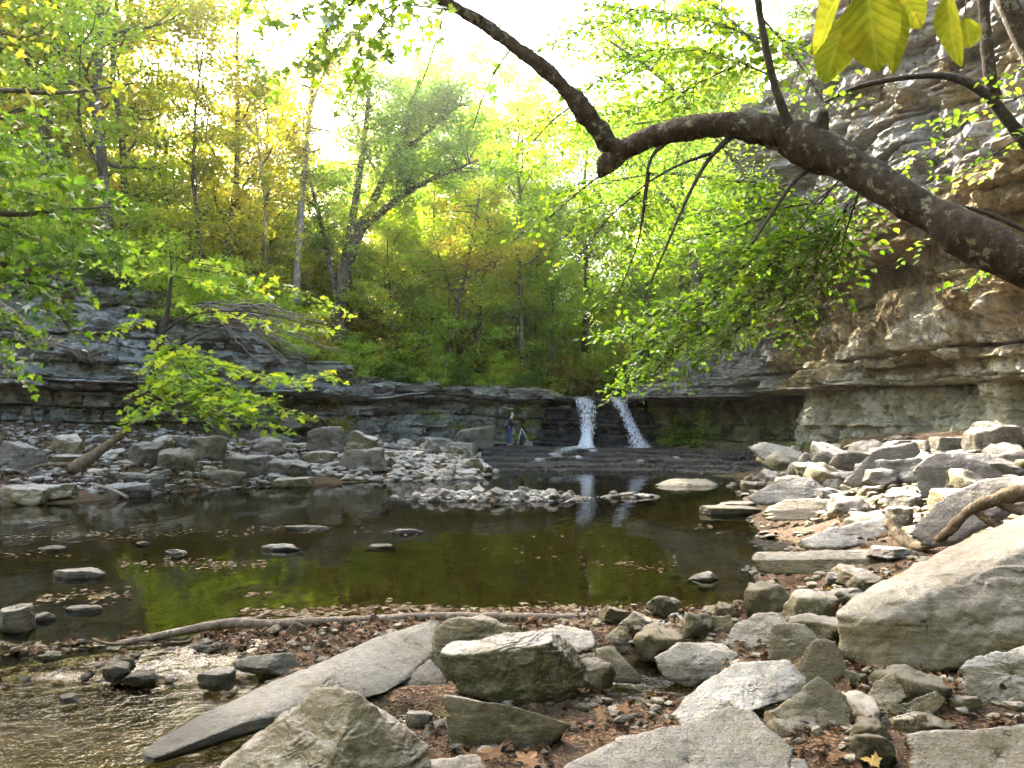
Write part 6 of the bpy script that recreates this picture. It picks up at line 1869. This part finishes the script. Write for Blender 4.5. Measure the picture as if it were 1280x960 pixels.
# ------------------------------------------------------------------ logs
def log(name, label, pts, mat, seed=1, rough=.12, sides=18, n=90, twigs=(), cat='driftwood'):
    P = smooth_path([np.append(at(p[0], p[1], p[2]), p[3]) for p in pts], n)
    b = P[0, :3].copy()
    paths = [(P[:, :3] - b, P[:, 3])]
    for tw in twigs:
        Q = smooth_path([np.append(at(p[0], p[1], p[2]), p[3]) for p in tw], 24)
        paths.append((Q[:, :3] - b, Q[:, 3]))
    V, F = tube(paths, sides, rough, seed)
    o = link(name, np_mesh(name, V, F, True), M[mat], None, tuple(b))
    return tag(o, label, cat)
log('driftwood_pole', 'long thin driftwood pole lying across the pool outlet', [(146, 805, 7.3, .028), (190, 797, 7.4, .034), (240, 786, 7.5, .036), (275, 780, 7.6, .045), (300, 778, 7.65, .048), (335, 781, 7.65, .044), (390, 777, 7.75, .044), (440, 776, 7.8, .042), (500, 772, 7.9, .042), (560, 770, 8.0, .04), (640, 771, 7.95, .04), (700, 772, 7.9, .04), (760, 770, 7.9, .034), (800, 766, 8.0, .02)],
    'driftwood', 61, twigs=[[(300, 780, 7.6, .02), (322, 772, 7.7, .018), (340, 764, 7.8, .01)]])
log('fallen_log', 'broken fallen log propped on the litter of the left bank', [(155, 541, 23.6, .10), (135, 556, 23.2, .12), (112, 572, 22.8, .15), (95, 583, 22.4, .18), (88, 588, 22.2, .15)], 'driftwood_tan', 62, sides=16, n=40,
    twigs=[[(96, 582, 22.4, .08), (70, 580, 22.2, .05), (42, 583, 22, .035), (35, 592, 21.9, .02)]])
log('gnarled_root', 'gnarled tan root curving out below the arched slab', [(1112, 650, 10.4, .06), (1125, 672, 10.2, .07), (1142, 684, 10.0, .07), (1165, 682, 9.7, .055), (1185, 665, 9.5, .06), (1205, 642, 9.4, .065), (1235, 626, 9.3, .08), (1270, 618, 9.2, .09), (1320, 610, 9.2, .11)], 'driftwood_tan', 63, .22, 20, 90,
    twigs=[[(1240, 622, 9.3, .07), (1262, 636, 9.2, .06), (1290, 640, 9.1, .06)], [(1215, 632, 9.4, .05), (1230, 648, 9.3, .04), (1250, 660, 9.2, .03)]])
log('driftwood_stick', 'thin wet stick slanting on the leaves under the pole', [(118, 800, 7.2, .012), (140, 806, 7.1, .014), (165, 803, 7.0, .010)], 'driftwood_tan', 64, n=20, sides=8)
log('driftwood_stick', 'short stick leaning between the rocks of the left bank', [(118, 606, 21.6, .05), (140, 612, 21.4, .05), (160, 622, 21.2, .04)], 'driftwood', 65, n=20, sides=8)

# ------------------------------------------------------------------ leaf litter
rl = np.random.default_rng(77)
def litter(name, label, n, fx, size, mat='litter', proto=LEAFM, lift=.012, water=None, cat='fallen leaves', lv=None, tilt=.45):
    X, Y = fx(n)
    Z = terrain(X, Y)
    if water is not None:
        k = Z < water - .02
        X, Y = X[k], Y[k]; Z = np.full(len(X), water + .006)
        nr = np.stack([rl.normal(size=len(X)) * .06, rl.normal(size=len(X)) * .06, np.ones(len(X))], 1)
    else:
        k = Z > -.02
        X, Y, Z = X[k], Y[k], Z[k]
        Z = Z + lift + rl.uniform(0, .05, len(X)) * (size / .08)
        nr = np.stack([rl.normal(size=len(X)) * tilt, rl.normal(size=len(X)) * tilt, np.ones(len(X))], 1)
    fw = np.stack([rl.normal(size=len(X)), rl.normal(size=len(X)), rl.normal(size=len(X)) * .1], 1)
    C = np.stack([X, Y, Z], 1)
    m = leaf_mesh(name, C, nr, fw, size * rl.uniform(.5, 1.25, len(X)), proto=proto, seed=2, curl=.0 if water is not None else .28, lv=lv(len(X)) if lv else None)
    return tag(link(name, m, M[mat]), label, cat, kind='stuff')
def uq(pts):
    A, B, C, Dd = [np.array(p, float) for p in pts]
    def f(n):
        s, t = rl.uniform(size=n)[:, None], rl.uniform(size=n)[:, None]
        p = (A * (1 - s) + B * s) * (1 - t) + (Dd * (1 - s) + C * s) * t
        return p[:, 0], p[:, 1]
    return f
litter('leaf_litter', 'brown and orange fallen leaves packed between the front boulders', 1700, uq([(-.9, 3.8), (4.6, 3.8), (5.2, 9.6), (.2, 8.3)]), .07)
litter('leaf_litter', 'narrow brown leaves mixed in the litter of the front bank', 3000, uq([(-.9, 3.8), (4.6, 3.8), (5.2, 9.6), (.2, 8.3)]), .06, proto=LEAF6)
litter('leaf_litter', 'dark wet leaves matted on the dam under the driftwood pole', 3400, uq([(-5.0, 6.5), (-.3, 6.1), (.6, 8.5), (-5.0, 7.5)]), .065, lift=0.0, tilt=.3)
litter('leaf_litter', 'reddish brown leaves covering the left bank', 9000, uq([(-16, 18.6), (-6.5, 26), (-8, 33), (-22, 28)]), .11, proto=LEAF2)
litter('leaf_litter', 'brown leaves caught between the slabs of the right bank', 4500, uq([(4.5, 10.5), (8.5, 9), (12, 25), (7.5, 24)]), .10, proto=LEAF2)

# floating leaves in drifting lines
def band(runs):
    def f(n):
        X, Y = [], []
        w = np.array([r[-1] for r in runs], float); w /= w.sum()
        for r, q in zip(runs, w):
            m = int(n * q)
            (u0, v0), (u1, v1), sp, _ = r
            t = rl.uniform(size=m)
            cl = rl.normal(size=14)
            t = np.clip(t + .02 * cl[(t * 13).astype(int)], 0, 1)
            u = u0 + (u1 - u0) * t; v = v0 + (v1 - v0) * t + rl.normal(size=m) * sp + 2.0 * np.sin(t * 9 + u0)
            v = np.maximum(v, 590)
            D = 2000 / (v - 530)
            X.append((u - 640) / FPX * D); Y.append(D)
        return np.concatenate(X), np.concatenate(Y)
    return f
litter('floating_leaves', 'pale leaves drifting in loose lines on the left pool', 800, band([((-40, 668), (70, 672), 2.5, 2), ((60, 672), (180, 660), 2.2, 2), ((130, 674), (255, 664), 2.5, 1.6), ((270, 666), (410, 658), 3, 3), ((140, 704), (330, 706), 3.5, 3.4),
       ((45, 748), (160, 742), 4, 2), ((-20, 690), (90, 696), 3, 1), ((440, 662), (520, 668), 2, .4), ((310, 745), (345, 742), 2, .3)]), .072, 'litter_float', water=0.0)
litter('floating_leaves', 'pale leaves collected along the driftwood pole', 1000, band([((300, 768), (560, 762), 3.4, 5), ((540, 764), (800, 763), 3.0, 6), ((780, 763), (900, 768), 4, 1.3), ((330, 790), (470, 785), 5, 2)]), .085, 'litter_float', water=0.0)
litter('floating_leaves', 'scattered single leaves on the open dark pool', 170, band([((430, 640), (760, 660), 14, 1.6), ((600, 690), (860, 712), 9, 1.6), ((770, 705), (830, 712), 2, 1.2), ((860, 655), (900, 664), 2, .8), ((100, 640), (400, 650), 8, 1)]), .075, 'litter_float', water=0.0)
# single big fallen leaves on top of the rocks
def one_leaf(u, v, D, size, lvv, label, rz=0., up=(0, -.5, 1)):
    P = at(u, v, D)
    m = leaf_mesh('fallen_leaf', np.array([[0, 0, 0.]]), np.array([up], float), np.array([[math.cos(rz), math.sin(rz), 0]]), size, proto=LEAFM, seed=int(u), curl=.25, lv=np.array([lvv]))
    tag(link('fallen_leaf', m, M['litter'], None, tuple(P)), label, 'fallen leaf')
one_leaf(615, 950, 4.35, .16, .75, 'large tan maple leaf at the bottom edge below the tan wedge', 1.9)
one_leaf(655, 955, 4.4, .15, .7, 'orange maple leaf right of the large tan one at the bottom edge', 1.1)
one_leaf(560, 958, 4.45, .13, .85, 'tan leaf left of the large one at the bottom edge', 2.6)
one_leaf(878, 955, 4.25, .15, .72, 'salmon coloured leaf on the large white rock sheet', 0.4, (0, -.3, 1))
one_leaf(745, 892, 5.3, .13, .8, 'tan leaf beside the green puddle', .2)
one_leaf(778, 890, 5.35, .11, .93, 'pale green yellow leaf at the puddle rim', 1.2)
one_leaf(982, 866, 5.5, .08, .72, 'orange leaf caught on the whaleback boulder', 1.2)
one_leaf(1182, 857, 5.05, .08, 1.0, 'yellow leaf in the litter left of the pitted boulder', .5)
one_leaf(1100, 955, 4.3, .10, 1.0, 'bright yellow leaf near the bottom right slab', 2.5)
one_leaf(865, 793, 7.2, .10, .72, 'orange leaf on the yellowish upright rock', .5)

# ------------------------------------------------------------------ person with camera on tripod
M['jacket'] = simple('jacket', (.012, .013, .02))
M['jeans'] = simple('jeans', (.03, .05, .13))
M['skin'] = simple('skin', (.45, .29, .22), .55)
M['hair'] = simple('hair', (.30, .28, .25))
M['black'] = simple('black_metal', (.015, .015, .016), .4)
M['alu'] = simple('bare_metal', (.42, .42, .42), .4)
def skin_obj(name, verts, edges, rad, mat, parent=None, sub=2, loc=None):
    me = bpy.data.meshes.new(name)
    me.from_pydata([tuple(v) for v in verts], edges, [])
    o = link(name, me, M[mat], parent, loc)
    md = o.modifiers.new('Skin', 'SKIN'); md.use_smooth_shade = True
    sv = me.skin_vertices[0].data
    for i, r in enumerate(rad):
        sv[i].radius = (r, r) if not isinstance(r, tuple) else r
    sv[0].use_root = True
    sb = o.modifiers.new('Sub', 'SUBSURF'); sb.levels = sub; sb.render_levels = sub
    return o
px, py = -0.12, 42.2
pz = max(tz(px, py), .84)
P_ = (px, py, pz)
# facing +x, body slightly bent to the camera on its tripod
jv = [(0, 0, .92), (.0, 0, 1.08), (.03, 0, 1.25), (.07, 0, 1.42), (.105, 0, 1.52), (.15, 0, 1.63), (.165, 0, 1.72),
      (.06, -.17, 1.40), (.12, -.24, 1.16), (.30, -.16, 1.22), (.37, -.13, 1.25), (.06, .17, 1.40), (.12, .23, 1.15), (.30, .15, 1.20), (.37, .12, 1.24),
      (-.01, -.09, .88), (.03, -.11, .50), (-.01, -.12, .10), (.12, -.13, .04), (-.01, .09, .88), (-.05, .10, .48), (-.12, .11, .09), (.01, .12, .04)]
je = [(0, 1), (1, 2), (2, 3), (3, 4), (4, 5), (5, 6), (3, 7), (7, 8), (8, 9), (9, 10), (3, 11), (11, 12), (12, 13), (13, 14), (0, 15), (15, 16), (16, 17), (17, 18), (0, 19), (19, 20), (20, 21), (21, 22)]
jr = [.14, .14, .15, .12, .05, .095, .085, .07, .05, .035, .03, .07, .05, .035, .03, .09, .06, .045, .04, .09, .06, .045, .04]
per = skin_obj('person', jv, je, jr, 'skin', None, 2, P_)
tag(per, 'person in dark jacket and blue jeans bending to a camera beside the undercut wall', 'person')
skin_obj('jacket', jv[:5][:4] + [jv[7], jv[8], jv[9], jv[11], jv[12], jv[13]], [(0, 1), (1, 2), (2, 3), (3, 4), (4, 5), (5, 6), (3, 7), (7, 8), (8, 9)], [.165, .17, .18, .145, .09, .07, .052, .09, .07, .052], 'jacket', per)
skin_obj('trousers', [jv[0], jv[15], jv[16], jv[17], jv[19], jv[20], jv[21]], [(0, 1), (1, 2), (2, 3), (0, 4), (4, 5), (5, 6)], [.155, .11, .08, .065, .11, .08, .065], 'jeans', per)
skin_obj('hair', [(.12, 0, 1.66), (.14, 0, 1.73), (.17, 0, 1.77)], [(0, 1), (1, 2)], [.075, .09, .06], 'hair', per)
bt = (px + .62, py - .1, pz)
tp = empty('tripod', bt)
tag(tp, 'dark tripod with one light leg standing beside the person', 'tripod')
V, F = tube([(np.array([(0, 0, .75), (0, 0, 1.15)]), np.array([.03, .03]))], 8)
link('column', np_mesh('column', V, F, True), M['black'], tp)
for (dx, dy, mt) in ((.45, -.1, 'alu'), (-.28, .3, 'black'), (-.22, -.32, 'alu')):
    V, F = tube([(np.array([(0, 0, .95), (dx, dy, 0.0)]), np.array([.022, .016]))], 8)
    link('leg', np_mesh('leg', V, F, True), M[mt], tp)
cm = empty('camera_body', (bt[0], bt[1], bt[2] + 1.15))
cm.name = 'photo_camera'
tag(cm, 'black camera mounted on top of the tripod', 'camera')
bm = bmesh.new(); bmesh.ops.create_cube(bm, size=1)
bmesh.ops.scale(bm, vec=(.09, .16, .12), verts=bm.verts); bmesh.ops.bevel(bm, geom=bm.edges[:], offset=.015, segments=2, affect='EDGES')
bmesh.ops.translate(bm, vec=(0, 0, .06), verts=bm.verts)
me = bpy.data.meshes.new('camera_housing'); bm.to_mesh(me); bm.free(); link('housing', me, M['black'], cm)
V, F = tube([(np.array([(.04, 0, .06), (.16, 0, .06)]), np.array([.045, .04]))], 14)
link('lens', np_mesh('lens', V, F, True), M['black'], cm)
# dark bag hanging under the tripod
bm = bmesh.new(); bmesh.ops.create_icosphere(bm, subdivisions=3, radius=1)
for v in bm.verts: v.co = (v.co.x * .17, v.co.y * .14, .42 + v.co.z * .30 * (1 - .25 * v.co.z))
me = bpy.data.meshes.new('camera_bag'); bm.to_mesh(me); bm.free()
for p in me.polygons: p.use_smooth = True
tag(link('camera_bag', me, M['jacket'], None, bt), 'dark camera bag hanging under the tripod', 'bag')

for o in list(bpy.data.objects):
    if 'used' in o: del o['used']

# ------------------------------------------------------------------ air
HAZE = 0.0006  # thin scattering volume added to make the glare towards the sun
if HAZE:
    bm = bmesh.new(); bmesh.ops.create_cube(bm, size=1)
    bmesh.ops.scale(bm, vec=(1000, 1100, 130), verts=bm.verts)
    bmesh.ops.translate(bm, vec=(0, 380, 62), verts=bm.verts)
    me = bpy.data.meshes.new('haze'); bm.to_mesh(me); bm.free()
    hm = bpy.data.materials.new('haze'); hm.use_nodes = True
    hm.node_tree.nodes.clear()
    ho = hm.node_tree.nodes.new('ShaderNodeOutputMaterial')
    hv = hm.node_tree.nodes.new('ShaderNodeVolumePrincipled')
    hv.inputs['Color'].default_value = (1.0, .97, .88, 1)
    hv.inputs['Density'].default_value = HAZE
    hv.inputs['Anisotropy'].default_value = 0.85
    hm.node_tree.links.new(hv.outputs[0], ho.inputs['Volume'])
    tag(link('haze', me, hm), 'thin haze added through gorge and woods for the glare around the sun', 'haze', kind='stuff')
